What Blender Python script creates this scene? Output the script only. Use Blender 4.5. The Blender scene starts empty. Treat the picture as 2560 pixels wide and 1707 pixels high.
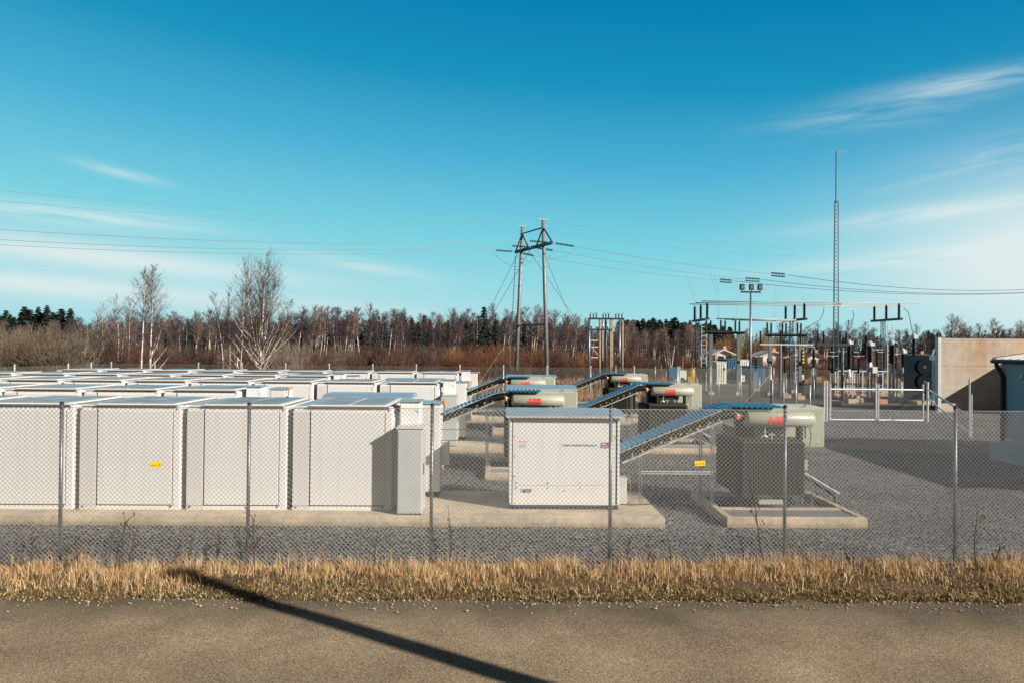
import bpy, bmesh, math, random
import numpy as np
from mathutils import Vector, Matrix
R = math.radians
random.seed(7); RNG = np.random.default_rng(7)
S = bpy.context.scene
C = S.collection
# ------------------------------------------------------------------ camera
F = 1850.0; CAMZ = 4.36; PITCH = math.atan(16.7/F); ROLL = R(0.5)
fw = Vector((0, math.cos(PITCH), math.sin(PITCH)))
rt0 = Vector((1, 0, 0)); up0 = rt0.cross(fw)
rt = rt0*math.cos(ROLL) + up0*math.sin(ROLL)
up = up0*math.cos(ROLL) - rt0*math.sin(ROLL)
cd = bpy.data.cameras.new('camera'); cam = bpy.data.objects.new('camera', cd); C.objects.link(cam)
cd.sensor_width = 36; cd.lens = 36*F/2560; cd.clip_start = .1; cd.clip_end = 6000
m = Matrix((rt, up, -fw)).transposed().to_4x4(); m.translation = Vector((0, 0, CAMZ)); cam.matrix_world = m
S.camera = cam
S.render.resolution_x = 1024; S.render.resolution_y = 682
def at(px, py, Y):
    d = fw + rt*((px-1280)/F) + up*((853.5-py)/F)
    t = Y/d.y
    return Vector((d.x*t, Y, CAMZ + d.z*t))
def X(px, Y, py=870): return at(px, py, Y).x
def Z(px, py, Y): return at(px, py, Y).z
# ------------------------------------------------------------------ sky and sun
SUN_EL = R(27); SD = Vector((.828, -.560, 0)).normalized()      # horizontal direction towards the sun
SUNV = Vector((SD.x*math.cos(SUN_EL), SD.y*math.cos(SUN_EL), math.sin(SUN_EL)))
W = bpy.data.worlds.new('World'); S.world = W; W.use_nodes = True
nt = W.node_tree; nt.nodes.clear(); N = nt.nodes.new; L = nt.links.new
def mth(op, a, b=None, c=None, clamp=False):
    n = N('ShaderNodeMath'); n.operation = op; n.use_clamp = clamp
    for i, v in enumerate((a, b, c)):
        if v is None: continue
        if isinstance(v, (int, float)): n.inputs[i].default_value = v
        else: L(v, n.inputs[i])
    return n.outputs[0]
sky = N('ShaderNodeTexSky'); sky.sky_type = 'NISHITA'; sky.sun_disc = False
sky.sun_elevation = SUN_EL; sky.sun_rotation = math.atan2(SD.x, SD.y)
sky.air_density = 1.0; sky.dust_density = .6; sky.ozone_density = 2.5
tc = N('ShaderNodeTexCoord'); sep = N('ShaderNodeSeparateXYZ'); L(tc.outputs['Generated'], sep.inputs[0])
el = mth('MULTIPLY', mth('ARCSINE', sep.outputs[2]), 180/math.pi)
az = mth('MULTIPLY', mth('ARCTAN2', sep.outputs[0], sep.outputs[1]), 180/math.pi)
ramp = N('ShaderNodeValToRGB'); r = ramp.color_ramp
def lin(c): return tuple((v/12.92 if v <= .04045 else ((v+.055)/1.055)**2.4) for v in c)
def hx(h): return lin(tuple(int(h[i:i+2], 16)/255 for i in (0, 2, 4)))
stops = [(0, 'a8dde4'), (.041, '9adbe4'), (.092, '79d1e1'), (.159, '49b0d5'), (.221, '1593bf'), (.28, '0082b4'), (.37, '005a8c'), (.56, '003058'), (1, '001c38')]  # upper stops, above the frame, darkened further to cut fill light
while len(r.elements) < len(stops): r.elements.new(.5)
for e, (p, h) in zip(r.elements, stops):
    e.position = p; e.color = hx(h)+(1,)
# the sky is lighter towards the left, deeper towards the right
elw = mth('ADD', el, mth('MULTIPLY', mth('SUBTRACT', 1, mth('POWER', 2.718, mth('MULTIPLY', el, -.12))), mth('MULTIPLY', az, .085)))
L(mth('DIVIDE', elw, 90, clamp=True), ramp.inputs[0])
def cloud(azc, elc, waz, wel, tilt, scale, thr, amp, sc2=7.0, seed=0.0):
    da = mth('SUBTRACT', az, azc); de = mth('SUBTRACT', mth('SUBTRACT', el, elc), mth('MULTIPLY', da, tilt))
    g = mth('POWER', 2.718, mth('MULTIPLY', mth('ADD', mth('POWER', mth('ABSOLUTE', mth('DIVIDE', da, waz)), 2), mth('POWER', mth('ABSOLUTE', mth('DIVIDE', de, wel)), 2)), -1))
    cb = N('ShaderNodeCombineXYZ'); L(mth('MULTIPLY', da, scale), cb.inputs[0]); L(mth('MULTIPLY', de, scale*sc2), cb.inputs[1]); cb.inputs[2].default_value = seed
    nz = N('ShaderNodeTexNoise'); nz.inputs['Scale'].default_value = 1; nz.inputs['Detail'].default_value = 5; nz.inputs['Roughness'].default_value = .55
    nz.inputs['Distortion'].default_value = .6; L(cb.outputs[0], nz.inputs[0])
    mr = N('ShaderNodeMapRange'); mr.interpolation_type = 'SMOOTHSTEP'; L(nz.outputs[0], mr.inputs[0])
    mr.inputs[1].default_value = thr-.14; mr.inputs[2].default_value = thr+.26
    return mth('MULTIPLY', mth('MULTIPLY', mr.outputs[0], g), amp)
cl = [cloud(-31, 8.5, 8, .65, -.02, .11, .34, .75, 12, 1.3), cloud(-29, 5.9, 14, .85, -.07, .06, .24, .9, 12, 3.7), cloud(-33, 3.9, 12, .7, -.03, .08, .30, .8, 14, 5.7), cloud(-36, 5.4, 22, 3.0, -.04, .03, .2, .22, 8, 2.9),
      cloud(-11.5, 6.1, 5.5, .5, -.14, .13, .30, .55, 9, 4.1), cloud(-28, 11.6, 2.6, .36, -.15, .3, .34, .5, 6, 2.2),
      cloud(32, 17.3, 5.5, .62, .01, .16, .34, .55, 8, 6.6), cloud(27, 16.2, 7, .9, .03, .16, .44, .35, 8, 1.6), cloud(29, 9.2, 8, .6, .07, .12, .34, .5, 9, 9.4), cloud(27, 6.2, 9, .6, .05, .10, .36, .45, 10, 7.4), cloud(38, 6.5, 12, 3.8, .1, .09, .24, 1.0, 9, 5.3), cloud(36, 9.5, 13, 5.0, .06, .03, .15, .30, 6, 2.4),
      cloud(34, 12.5, 7, 1.4, .12, .12, .50, .3, 9, 8.1), cloud(-16, 2.7, 16, 1.0, -.02, .06, .30, .5, 9, 3.3), cloud(38, 2.5, 9, 3.0, 0, .05, .25, .55, 5, 7.7)]
tot = cl[0]
for k in cl[1:]: tot = mth('ADD', tot, k)
tot = mth('MULTIPLY', tot, .9, clamp=True)
mixs = N('ShaderNodeMix'); mixs.data_type = 'RGBA'; mixs.inputs[0].default_value = .97
skm = N('ShaderNodeMix'); skm.data_type = 'RGBA'; skm.blend_type = 'MULTIPLY'; skm.inputs[0].default_value = 1
L(sky.outputs[0], skm.inputs[6]); skm.inputs[7].default_value = (.10, .10, .10, 1)
L(skm.outputs[2], mixs.inputs[6]); L(ramp.outputs[0], mixs.inputs[7])
mixc = N('ShaderNodeMix'); mixc.data_type = 'RGBA'; L(tot, mixc.inputs[0]); L(mixs.outputs[2], mixc.inputs[6]); mixc.inputs[7].default_value = hx('dcebec')+(1,)
# sky behind the camera dimmed and greyed, added to deepen shadows
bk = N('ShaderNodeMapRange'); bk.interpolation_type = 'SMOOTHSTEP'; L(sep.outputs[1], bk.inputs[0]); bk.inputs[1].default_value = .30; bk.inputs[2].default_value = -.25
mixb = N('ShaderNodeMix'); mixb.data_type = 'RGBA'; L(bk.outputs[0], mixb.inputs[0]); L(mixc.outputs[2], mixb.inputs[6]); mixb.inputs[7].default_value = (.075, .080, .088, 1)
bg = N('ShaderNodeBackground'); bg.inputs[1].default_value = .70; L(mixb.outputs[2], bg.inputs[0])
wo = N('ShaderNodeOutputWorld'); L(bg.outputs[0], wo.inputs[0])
sl = bpy.data.lights.new('sun', 'SUN'); sl.energy = 5.0; sl.angle = R(.53); sl.color = (1, .925, .83)
so = bpy.data.objects.new('sun', sl); C.objects.link(so); so.rotation_euler = SUNV.to_track_quat('Z', 'Y').to_euler()
S.view_settings.view_transform = 'Standard'; S.view_settings.look = 'None'; S.view_settings.exposure = .515; S.view_settings.gamma = 1
S.render.engine = 'CYCLES'
S.cycles.max_bounces = 6; S.cycles.diffuse_bounces = 3; S.cycles.glossy_bounces = 3; S.cycles.transparent_max_bounces = 8

# ------------------------------------------------------------------ materials
def mat(name, col, rough=.6, metal=0, spec=.5, var=0, vscale=3, bump=0, bscale=40, var2=None, coat=0):
    M = bpy.data.materials.new(name); M.use_nodes = True
    n = M.node_tree.nodes; l = M.node_tree.links; b = n['Principled BSDF']
    b.inputs['Base Color'].default_value = (*col, 1); b.inputs['Roughness'].default_value = rough
    b.inputs['Metallic'].default_value = metal; b.inputs['Specular IOR Level'].default_value = spec
    b.inputs['Coat Weight'].default_value = coat
    t = n.new('ShaderNodeTexCoord')
    if var:
        z = n.new('ShaderNodeTexNoise'); z.inputs['Scale'].default_value = vscale; z.inputs['Detail'].default_value = 6
        l.new(t.outputs['Object'], z.inputs[0])
        mx = n.new('ShaderNodeMix'); mx.data_type = 'RGBA'
        mr = n.new('ShaderNodeMapRange'); mr.inputs[1].default_value = .32; mr.inputs[2].default_value = .68; l.new(z.outputs[0], mr.inputs[0]); l.new(mr.outputs[0], mx.inputs[0])
        c2 = var2 or tuple(v*(1-var) for v in col)
        mx.inputs[6].default_value = (*c2, 1); mx.inputs[7].default_value = (*col, 1)
        l.new(mx.outputs[2], b.inputs['Base Color'])
    if bump:
        z = n.new('ShaderNodeTexNoise'); z.inputs['Scale'].default_value = bscale; z.inputs['Detail'].default_value = 4
        l.new(t.outputs['Object'], z.inputs[0])
        bp = n.new('ShaderNodeBump'); bp.inputs['Strength'].default_value = bump; bp.inputs['Distance'].default_value = .02
        l.new(z.outputs[0], bp.inputs['Height']); l.new(bp.outputs[0], b.inputs['Normal'])
    return M
def streaked(name, col, dirt, rough=.45, amount=.35, zs=.25, xs=9, spec=.4):
    "painted panel with faint vertical run-off streaks"
    M = mat(name, col, rough, spec=spec); n = M.node_tree.nodes; l = M.node_tree.links; b = n['Principled BSDF']
    t = n.new('ShaderNodeTexCoord'); mp = n.new('ShaderNodeMapping'); mp.inputs['Scale'].default_value = (xs, xs, zs); l.new(t.outputs['Object'], mp.inputs[0])
    oi = n.new('ShaderNodeObjectInfo'); va = n.new('ShaderNodeVectorMath'); va.operation = 'ADD'
    cb = n.new('ShaderNodeCombineXYZ'); ml = n.new('ShaderNodeMath'); ml.operation = 'MULTIPLY'; ml.inputs[1].default_value = 50; l.new(oi.outputs['Random'], ml.inputs[0]); l.new(ml.outputs[0], cb.inputs[0])
    l.new(mp.outputs[0], va.inputs[0]); l.new(cb.outputs[0], va.inputs[1])
    z = n.new('ShaderNodeTexNoise'); z.inputs['Scale'].default_value = 1; z.inputs['Detail'].default_value = 5; l.new(va.outputs[0], z.inputs[0])
    z2 = n.new('ShaderNodeTexNoise'); z2.inputs['Scale'].default_value = .8; z2.inputs['Detail'].default_value = 3; l.new(t.outputs['Object'], z2.inputs[0])
    mr = n.new('ShaderNodeMapRange'); mr.inputs[1].default_value = .45; mr.inputs[2].default_value = .8; mr.inputs[4].default_value = amount*2; l.new(z.outputs[0], mr.inputs[0])
    mm = n.new('ShaderNodeMath'); mm.operation = 'MULTIPLY'; l.new(mr.outputs[0], mm.inputs[0]); l.new(z2.outputs[0], mm.inputs[1])
    mx = n.new('ShaderNodeMix'); mx.data_type = 'RGBA'; l.new(mm.outputs[0], mx.inputs[0]); mx.inputs[6].default_value = (*col, 1); mx.inputs[7].default_value = (*dirt, 1)
    l.new(mx.outputs[2], b.inputs['Base Color'])
    return M
def ramped(name, scale, stops, rough=.9, bump=.6, bscale=30, bdist=.03, kind='voronoi', scale2=.5, mul=(.7, 1.1), coord='Object', bump2=0):
    M = bpy.data.materials.new(name); M.use_nodes = True
    n = M.node_tree.nodes; l = M.node_tree.links; b = n['Principled BSDF']; b.inputs['Roughness'].default_value = rough; b.inputs['Specular IOR Level'].default_value = .25
    t = n.new('ShaderNodeTexCoord')
    if kind == 'voronoi':
        v = n.new('ShaderNodeTexVoronoi'); v.inputs['Scale'].default_value = scale; l.new(t.outputs[coord], v.inputs[0]); sr = n.new('ShaderNodeSeparateColor'); l.new(v.outputs['Color'], sr.inputs[0]); f = sr.outputs[0]
        h = v.outputs['Distance']
    else:
        v = n.new('ShaderNodeTexNoise'); v.inputs['Scale'].default_value = scale; v.inputs['Detail'].default_value = 8; v.inputs['Roughness'].default_value = .7; l.new(t.outputs[coord], v.inputs[0]); f = v.outputs[0]; h = f
    rp = n.new('ShaderNodeValToRGB'); l.new(f, rp.inputs[0]); e = rp.color_ramp.elements
    while len(e) < len(stops): e.new(.5)
    for q, (p, c) in zip(e, stops): q.position = p; q.color = (*c, 1)
    z = n.new('ShaderNodeTexNoise'); z.inputs['Scale'].default_value = scale2; z.inputs['Detail'].default_value = 6; l.new(t.outputs[coord], z.inputs[0])
    mr = n.new('ShaderNodeMapRange'); mr.inputs[1].default_value = .3; mr.inputs[2].default_value = .7; mr.inputs[3].default_value = mul[0]; mr.inputs[4].default_value = mul[1]; l.new(z.outputs[0], mr.inputs[0])
    mx = n.new('ShaderNodeVectorMath'); mx.operation = 'SCALE'; l.new(rp.outputs[0], mx.inputs[0]); l.new(mr.outputs[0], mx.inputs['Scale']); l.new(mx.outputs[0], b.inputs['Base Color'])
    bp = n.new('ShaderNodeBump'); bp.inputs['Strength'].default_value = bump; bp.inputs['Distance'].default_value = bdist
    if kind == 'voronoi': bp.invert = True
    l.new(h, bp.inputs['Height']); l.new(bp.outputs[0], b.inputs['Normal'])
    return M
MT = dict(
 white=streaked('white_paint', (.69, .685, .67), (.42, .39, .34), .42, .24),
 white2=mat('bright_white_paint', (.76, .745, .72), .4, var=.06, vscale=4),
 offw=mat('grey_white_paint', (.66, .65, .62), .45, var=.08, vscale=2),
 white3=streaked('dull_white_paint', (.62, .61, .59), (.40, .36, .31), .45, .25),
 lip=mat('shaded_roof_edge', (.26, .21, .18), .5, .2),  # brown darkened to hold the shade under the roof lid
 lgrey=mat('light_grey_paint', (.50, .51, .50), .45, var=.1, vscale=3),
 roofp=mat('roof_sheet', (.34, .37, .39), .3, .15, var=.25, vscale=1.8, var2=(.20, .19, .18)),
 roofb=mat('coated_blue_grey_sheet', (.36, .46, .52), .3, .3, var=.12, vscale=3),
 corr=mat('corrugated_sheet_sky_tint', (.10, .40, .60), .5, .0, var=.2, vscale=5),  # strong blue stands in for sky reflected by galvanised sheet
 gasket=mat('dark_gasket', (.03, .03, .03), .7),
 black=mat('black_rubber_and_fin_shade', (.012, .012, .013), .5, var=.3, vscale=12),
 galv=mat('galvanised_steel', (.30, .32, .33), .42, .7, var=.45, vscale=9),
 galvd=mat('dull_galvanised_steel', (.26, .28, .29), .55, .35, var=.3, vscale=3),
 galvl=mat('bright_galvanised_steel', (.66, .67, .66), .45, .45, var=.2, vscale=7),
 wire=mat('fence_wire', (.34, .34, .33), .50, .65),
 wiref=mat('old_fence_wire', (.22, .22, .19), .6, .2),
 steel=mat('dark_steel', (.045, .06, .075), .5, .4, var=.3, vscale=4),
 alu=mat('aluminium', (.46, .45, .43), .5, .25, var=.1),
 cond=mat('weathered_conductor', (.22, .23, .24), .5, .3),
 olive=mat('grey_green_paint', (.42, .43, .335), .38, var=.1, vscale=3, coat=.15),
 finm=mat('lit_fin_paint', (.085, .095, .07), .5, var=.2, vscale=6),  # sunlit tone of the transformer paint, put on the front fins
 dgreen=mat('shaded_green_grey_paint', (.024, .029, .022), .5, var=.25, vscale=6),  # dark green deepened with the shade on the transformer's side
 conc=ramped('pale_concrete', 7, [(.3, (.36, .29, .20)), (.5, (.52, .43, .31)), (.7, (.62, .52, .39))], .9, .25, kind='noise', scale2=.9, mul=(.70, 1.10)),
 red=mat('red_lettering', (.75, .035, .03), .5),
 orange=mat('orange_plastic', (.85, .22, .02), .35),
 ochre=mat('faded_yellow_paint', (.42, .25, .03), .6),
 yellow=mat('yellow_plastic', (.90, .58, .02), .5),
 blk=mat('black_print', (.03, .03, .03), .6),
 blue=mat('blue_print', (.02, .12, .28), .5),
 porc=mat('brown_porcelain', (.022, .018, .020), .25, coat=.3),
 glass=mat('green_glass', (.03, .09, .08), .2),
 wood=mat('creosoted_wood', (.33, .26, .19), .85, var=.35, vscale=5, bump=.3),
 bark=mat('birch_bark', (.93, .87, .76), .8, var=.5, vscale=3.5, var2=(.22, .18, .14)),
 barkd=mat('grey_birch_bark', (.46, .40, .34), .8, var=.6, vscale=2.5, var2=(.14, .11, .09)),
 twig=mat('birch_twigs', (.13, .085, .075), .85, var=.5, vscale=1.2, var2=(.06, .045, .045)),
 twigd=mat('dark_purple_twigs', (.085, .052, .055), .85, var=.5, vscale=1.0, var2=(.045, .032, .04)),
 woodm=mat('dark_bare_wood', (.06, .038, .040), .95, var=.5, vscale=.4, var2=(.035, .025, .03)),
 twigl=mat('pale_birch_twigs', (.30, .22, .17), .85, var=.5, vscale=1.5, var2=(.12, .08, .07)),
 willow1=mat('olive_brown_stems', (.17, .13, .08), .85, var=.5, vscale=1.0, var2=(.07, .05, .035)),
 palest=mat('pale_grey_stems', (.30, .25, .19), .85, var=.6, vscale=1.0, var2=(.09, .065, .05)),
 willow2=mat('red_brown_stems', (.15, .070, .042), .85, var=.5, vscale=1.0, var2=(.06, .035, .03)),
 willow3=mat('orange_stems', (.27, .11, .038), .85, var=.6, vscale=.9, var2=(.09, .042, .025)),
 willowy=mat('yellow_brown_stems', (.30, .19, .055), .85, var=.5, vscale=1.0, var2=(.13, .08, .03)),
 spruce=mat('spruce_needles', (.020, .042, .028), .8, var=.5, vscale=.8),
 trunkd=mat('dark_bark', (.10, .07, .05), .9, var=.4),
 straw=mat('straw', (.66, .42, .19), .8, var=.5, vscale=3, var2=(.36, .19, .07)),
 straw2=mat('pale_straw', (.72, .57, .34), .8, var=.4, vscale=4),
 moss=mat('low_green_brown_growth', (.13, .12, .035), .9, var=.7, vscale=2.5, var2=(.20, .10, .04)),
 green=mat('low_green_moss', (.075, .11, .022), .9, var=.7, vscale=1.8, var2=(.16, .11, .035)),
 weed=mat('dead_weed', (.10, .06, .035), .9, var=.4, vscale=9),
 asphalt=ramped('asphalt', 60, [(.34, (.085, .060, .038)), (.45, (.27, .20, .122)), (.56, (.49, .375, .24)), (.66, (.92, .74, .52))], .95, 1.0, bdist=.05, kind='noise', scale2=.6, mul=(.66, 1.22)),
 gravel=ramped('gravel', 25, [(.0, (.012, .012, .013)), (.35, (.060, .060, .060)), (.7, (.155, .150, .145)), (1, (.46, .44, .41))], .95, .9, bdist=.05, scale2=.30, mul=(.72, 1.2)),
 brownpath=ramped('brown_gravel', 22, [(.0, (.04, .032, .028)), (.4, (.17, .13, .105)), (1, (.44, .36, .30))], .95, .8, bdist=.04, scale2=.6, mul=(.8, 1.1)),
 gravd=ramped('dark_gravel', 12, [(.0, (.03, .03, .03)), (.5, (.075, .07, .07)), (1, (.20, .19, .18))], .95, .8, bdist=.05, scale2=.2, mul=(.8, 1.2)),
 dirt=ramped('verge_soil', 40, [(.3, (.035, .025, .014)), (.45, (.10, .065, .035)), (.58, (.20, .125, .065)), (.7, (.42, .30, .18))], .95, .8, bdist=.03, kind='noise', scale2=1.5, mul=(.7, 1.2)),
 field=ramped('brown_field', 2.5, [(.3, (.10, .062, .03)), (.5, (.22, .12, .05)), (.68, (.33, .21, .10))], .95, .5, bdist=.1, kind='noise', scale2=.1, mul=(.8, 1.2)),
 rust=mat('stained_concrete', (.5, .4, .3)),
 cladb=mat('blue_grey_cladding', (.24, .38, .44), .5, var=.08, vscale=1),
 roofw=mat('pale_standing_seam', (.62, .60, .58), .35, .3),
 dkfascia=mat('dark_fascia', (.07, .03, .025), .5),
 hwhite=mat('house_white', (.72, .70, .66), .7, var=.1), hroof=mat('house_roof', (.16, .10, .09), .8), hroofl=mat('pale_roof', (.62, .62, .62), .6),
 win=mat('window_glass', (.03, .04, .05), .15), cblue=mat('blue_container_paint', (.03, .14, .26), .5, var=.2), cwhite=mat('white_container_paint', (.70, .69, .62), .5, var=.1),
 brick=mat('terracotta_block', (.55, .25, .13), .8), lamp=mat('lamp_glass', (.16, .2, .22), .15),
 fan=mat('dark_fan', (.004, .010, .013), .7, spec=.1), tank=mat('teal_grey_paint', (.05, .12, .16), .45, var=.1), mast=mat('mast_steel', (.07, .12, .15), .5, .3),
 grate=mat('grating_steel', (.34, .36, .38), .5, .3), stone=mat('pale_stone', (.45, .38, .28), .9, var=.3, vscale=20),
)
def banded(M, axis, lo, hi, dark, ns, amount):
    "wear that belongs to the surface: a noisy band along one side"
    n = M.node_tree.nodes; l = M.node_tree.links; b = n['Principled BSDF']; src = b.inputs['Base Color'].links[0].from_socket
    t = n.new('ShaderNodeTexCoord'); sp = n.new('ShaderNodeSeparateXYZ'); l.new(t.outputs['Object'], sp.inputs[0])
    z = n.new('ShaderNodeTexNoise'); z.inputs['Scale'].default_value = ns; z.inputs['Detail'].default_value = 6; l.new(t.outputs['Object'], z.inputs[0])
    ad = n.new('ShaderNodeMath'); ad.operation = 'MULTIPLY_ADD'; l.new(z.outputs[0], ad.inputs[0]); ad.inputs[1].default_value = (hi-lo)*1.5; l.new(sp.outputs[axis], ad.inputs[2])
    mr = n.new('ShaderNodeMapRange'); mr.inputs[1].default_value = lo+(hi-lo)*.75; mr.inputs[2].default_value = hi+(hi-lo)*.75; mr.inputs[4].default_value = amount; l.new(ad.outputs[0], mr.inputs[0])
    mx = n.new('ShaderNodeMix'); mx.data_type = 'RGBA'; mx.blend_type = 'MULTIPLY'; l.new(mr.outputs[0], mx.inputs[0]); l.new(src, mx.inputs[6]); mx.inputs[7].default_value = (*dark, 1); l.new(mx.outputs[2], b.inputs['Base Color'])
banded(MT['asphalt'], 1, 9.9, 11.4, (.40, .41, .43), 1.1, .85)
banded(MT['conc'], 2, .13, .05, (.62, .60, .50), 3, .8)
# rust stained concrete wall: horizontal joint and vertical rust runs
def rust_mat():
    M = MT['rust']; n = M.node_tree.nodes; l = M.node_tree.links; b = n['Principled BSDF']; b.inputs['Roughness'].default_value = .9
    t = n.new('ShaderNodeTexCoord'); mp = n.new('ShaderNodeMapping'); mp.inputs['Scale'].default_value = (.55, .55, .07); l.new(t.outputs['Object'], mp.inputs[0])
    z = n.new('ShaderNodeTexNoise'); z.inputs['Scale'].default_value = 1.0; z.inputs['Detail'].default_value = 6; z.inputs['Roughness'].default_value = .6; l.new(mp.outputs[0], z.inputs[0])
    sp = n.new('ShaderNodeSeparateXYZ'); l.new(t.outputs['Object'], sp.inputs[0])
    hm = n.new('ShaderNodeMapRange'); hm.inputs[1].default_value = 1.5; hm.inputs[2].default_value = 4.4; l.new(sp.outputs[2], hm.inputs[0])
    mr = n.new('ShaderNodeMapRange'); mr.inputs[1].default_value = .46; mr.inputs[2].default_value = .66; l.new(z.outputs[0], mr.inputs[0])
    mm = n.new('ShaderNodeMath'); mm.operation = 'MULTIPLY'; l.new(mr.outputs[0], mm.inputs[0]); l.new(hm.outputs[0], mm.inputs[1])
    m3 = n.new('ShaderNodeMath'); m3.operation = 'MULTIPLY'; m3.inputs[1].default_value = .62; l.new(mm.outputs[0], m3.inputs[0]); mm = m3
    mx = n.new('ShaderNodeMix'); mx.data_type = 'RGBA'; l.new(mm.outputs[0], mx.inputs[0]); mx.inputs[6].default_value = (.60, .53, .43, 1); mx.inputs[7].default_value = (.55, .27, .12, 1)
    z2 = n.new('ShaderNodeTexNoise'); z2.inputs['Scale'].default_value = 1.5; z2.inputs['Detail'].default_value = 8; l.new(t.outputs['Object'], z2.inputs[0])
    m2 = n.new('ShaderNodeMix'); m2.data_type = 'RGBA'; m2.blend_type = 'MULTIPLY'; m2.inputs[0].default_value = .5; l.new(mx.outputs[2], m2.inputs[6]); l.new(z2.outputs[0], m2.inputs[7])
    l.new(m2.outputs[2], b.inputs['Base Color'])
rust_mat()

# ------------------------------------------------------------------ mesh helpers
class MB:
    def __init__(s): s.v = []; s.f = []; s.mi = []; s.cur = 0
    def add(s, vs, fs):
        o = len(s.v); s.v.extend(vs); s.f.extend([tuple(i+o for i in f) for f in fs]); s.mi.extend([s.cur]*len(fs)); return s
    def box(s, x0, x1, y0, y1, z0, z1):
        return s.add([(x0,y0,z0),(x1,y0,z0),(x1,y1,z0),(x0,y1,z0),(x0,y0,z1),(x1,y0,z1),(x1,y1,z1),(x0,y1,z1)],
                     [(0,3,2,1),(4,5,6,7),(0,1,5,4),(1,2,6,5),(2,3,7,6),(3,0,4,7)])
    def cbox(s, x, y, z, w, d, h): return s.box(x-w/2, x+w/2, y-d/2, y+d/2, z-h/2, z+h/2)
    def bevbox(s, x0, x1, y0, y1, z0, z1, b=.02):
        "box with chamfered vertical and top edges"
        def ring(i, z): return [(x0+i+b,y0+i,z),(x1-i-b,y0+i,z),(x1-i,y0+i+b,z),(x1-i,y1-i-b,z),(x1-i-b,y1-i,z),(x0+i+b,y1-i,z),(x0+i,y1-i-b,z),(x0+i,y0+i+b,z)]
        vs = ring(0, z0)+ring(0, z1-b)+ring(b, z1)
        fs = [tuple(range(7,-1,-1)), tuple(range(16,24))]
        for k in (0, 8): fs += [(k+i, k+(i+1)%8, k+8+(i+1)%8, k+8+i) for i in range(8)]
        return s.add(vs, fs)
    def tube(s, pts, r, n=6, caps=True):
        pts = [Vector(p) for p in pts]; rs = r if isinstance(r, (list, tuple)) else [r]*len(pts)
        vs = []; fs = []
        for i, p in enumerate(pts):
            d = (pts[min(i+1, len(pts)-1)]-pts[max(i-1, 0)]).normalized()
            a = Vector((0,0,1)) if abs(d.z) < .9 else Vector((1,0,0))
            u = d.cross(a).normalized(); w = d.cross(u)
            for k in range(n):
                t = 2*math.pi*k/n; q = p+(u*math.cos(t)+w*math.sin(t))*rs[i]; vs.append((q.x,q.y,q.z))
        for i in range(len(pts)-1):
            for k in range(n): fs.append((i*n+k, i*n+(k+1)%n, (i+1)*n+(k+1)%n, (i+1)*n+k))
        if caps: fs += [tuple(range(n-1,-1,-1)), tuple((len(pts)-1)*n+k for k in range(n))]
        return s.add(vs, fs)
    def bar(s, a, b, w, h=None):
        "square bar between two points"
        a = Vector(a); b = Vector(b); h = h or w; d = (b-a).normalized()
        q = Vector((0,0,1)) if abs(d.z) < .95 else Vector((0,1,0))
        u = d.cross(q).normalized()*w/2; v = u.cross(d).normalized()*h/2
        vs = [tuple(p+i*u+j*v) for p in (a, b) for i, j in ((-1,-1),(1,-1),(1,1),(-1,1))]
        return s.add(vs, [(3,2,1,0),(4,5,6,7),(0,1,5,4),(1,2,6,5),(2,3,7,6),(3,0,4,7)])
    def lathe(s, x, y, prof, n=10, axis='z', z=0):
        "profile [(h, r)] about a vertical axis at x,y (or along x / y)"
        vs = []; fs = []
        for h, r_ in prof:
            for k in range(n):
                t = 2*math.pi*k/n; c_, s_ = r_*math.cos(t), r_*math.sin(t)
                vs.append((x+c_, y+s_, z+h) if axis == 'z' else ((x+h, y+c_, z+s_) if axis == 'x' else (x+c_, y+h, z+s_)))
        for i in range(len(prof)-1):
            for k in range(n): fs.append((i*n+k, i*n+(k+1)%n, (i+1)*n+(k+1)%n, (i+1)*n+k))
        fs += [tuple(range(n-1,-1,-1)), tuple((len(prof)-1)*n+k for k in range(n))]
        return s.add(vs, fs)
    def insul(s, x, y, z0, z1, r, n=8, shed=.055):
        "ribbed insulator column"
        k = max(3, int((z1-z0)/shed)); pr = [(0, r*.6)]
        for i in range(k):
            h = (z1-z0)*(i+.2)/k; pr += [(h, r*.6), (h+(z1-z0)*.25/k, r), (h+(z1-z0)*.55/k, r*.6)]
        pr.append((z1-z0, r*.55))
        return s.lathe(x, y, pr, n, 'z', z0)
    def build(s, name, mats, parent=None, smooth=False):
        me = bpy.data.meshes.new(name); me.from_pydata(s.v, [], s.f)
        if not isinstance(mats, (list, tuple)): mats = [mats]
        for q in mats: me.materials.append(MT[q] if isinstance(q, str) else q)
        if any(s.mi): me.polygons.foreach_set('material_index', s.mi)
        if smooth: me.polygons.foreach_set('use_smooth', [True]*len(me.polygons))
        me.update(); o = bpy.data.objects.new(name, me); C.objects.link(o)
        if parent: o.parent = parent
        return o
def tag(o, label=None, cat=None, group=None, kind=None):
    for k, v in (('label', label), ('category', cat), ('group', group), ('kind', kind)):
        if v: o[k] = v
    return o
def thing(name, label, cat, loc=(0,0,0), rz=0, group=None):
    o = bpy.data.objects.new(name, None); C.objects.link(o); o.empty_display_size = .3
    o.location = loc; o.rotation_euler = (0,0,rz); return tag(o, label, cat, group)
KIDS = {}
def copy_tree(o, parent=None, _k=None):
    c = o.copy(); C.objects.link(c)
    if parent: c.parent = parent
    for ch in [k for k in ALL if k.parent == o] if _k is None else _k: copy_tree(ch, c)
    return c
ALL = []
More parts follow.
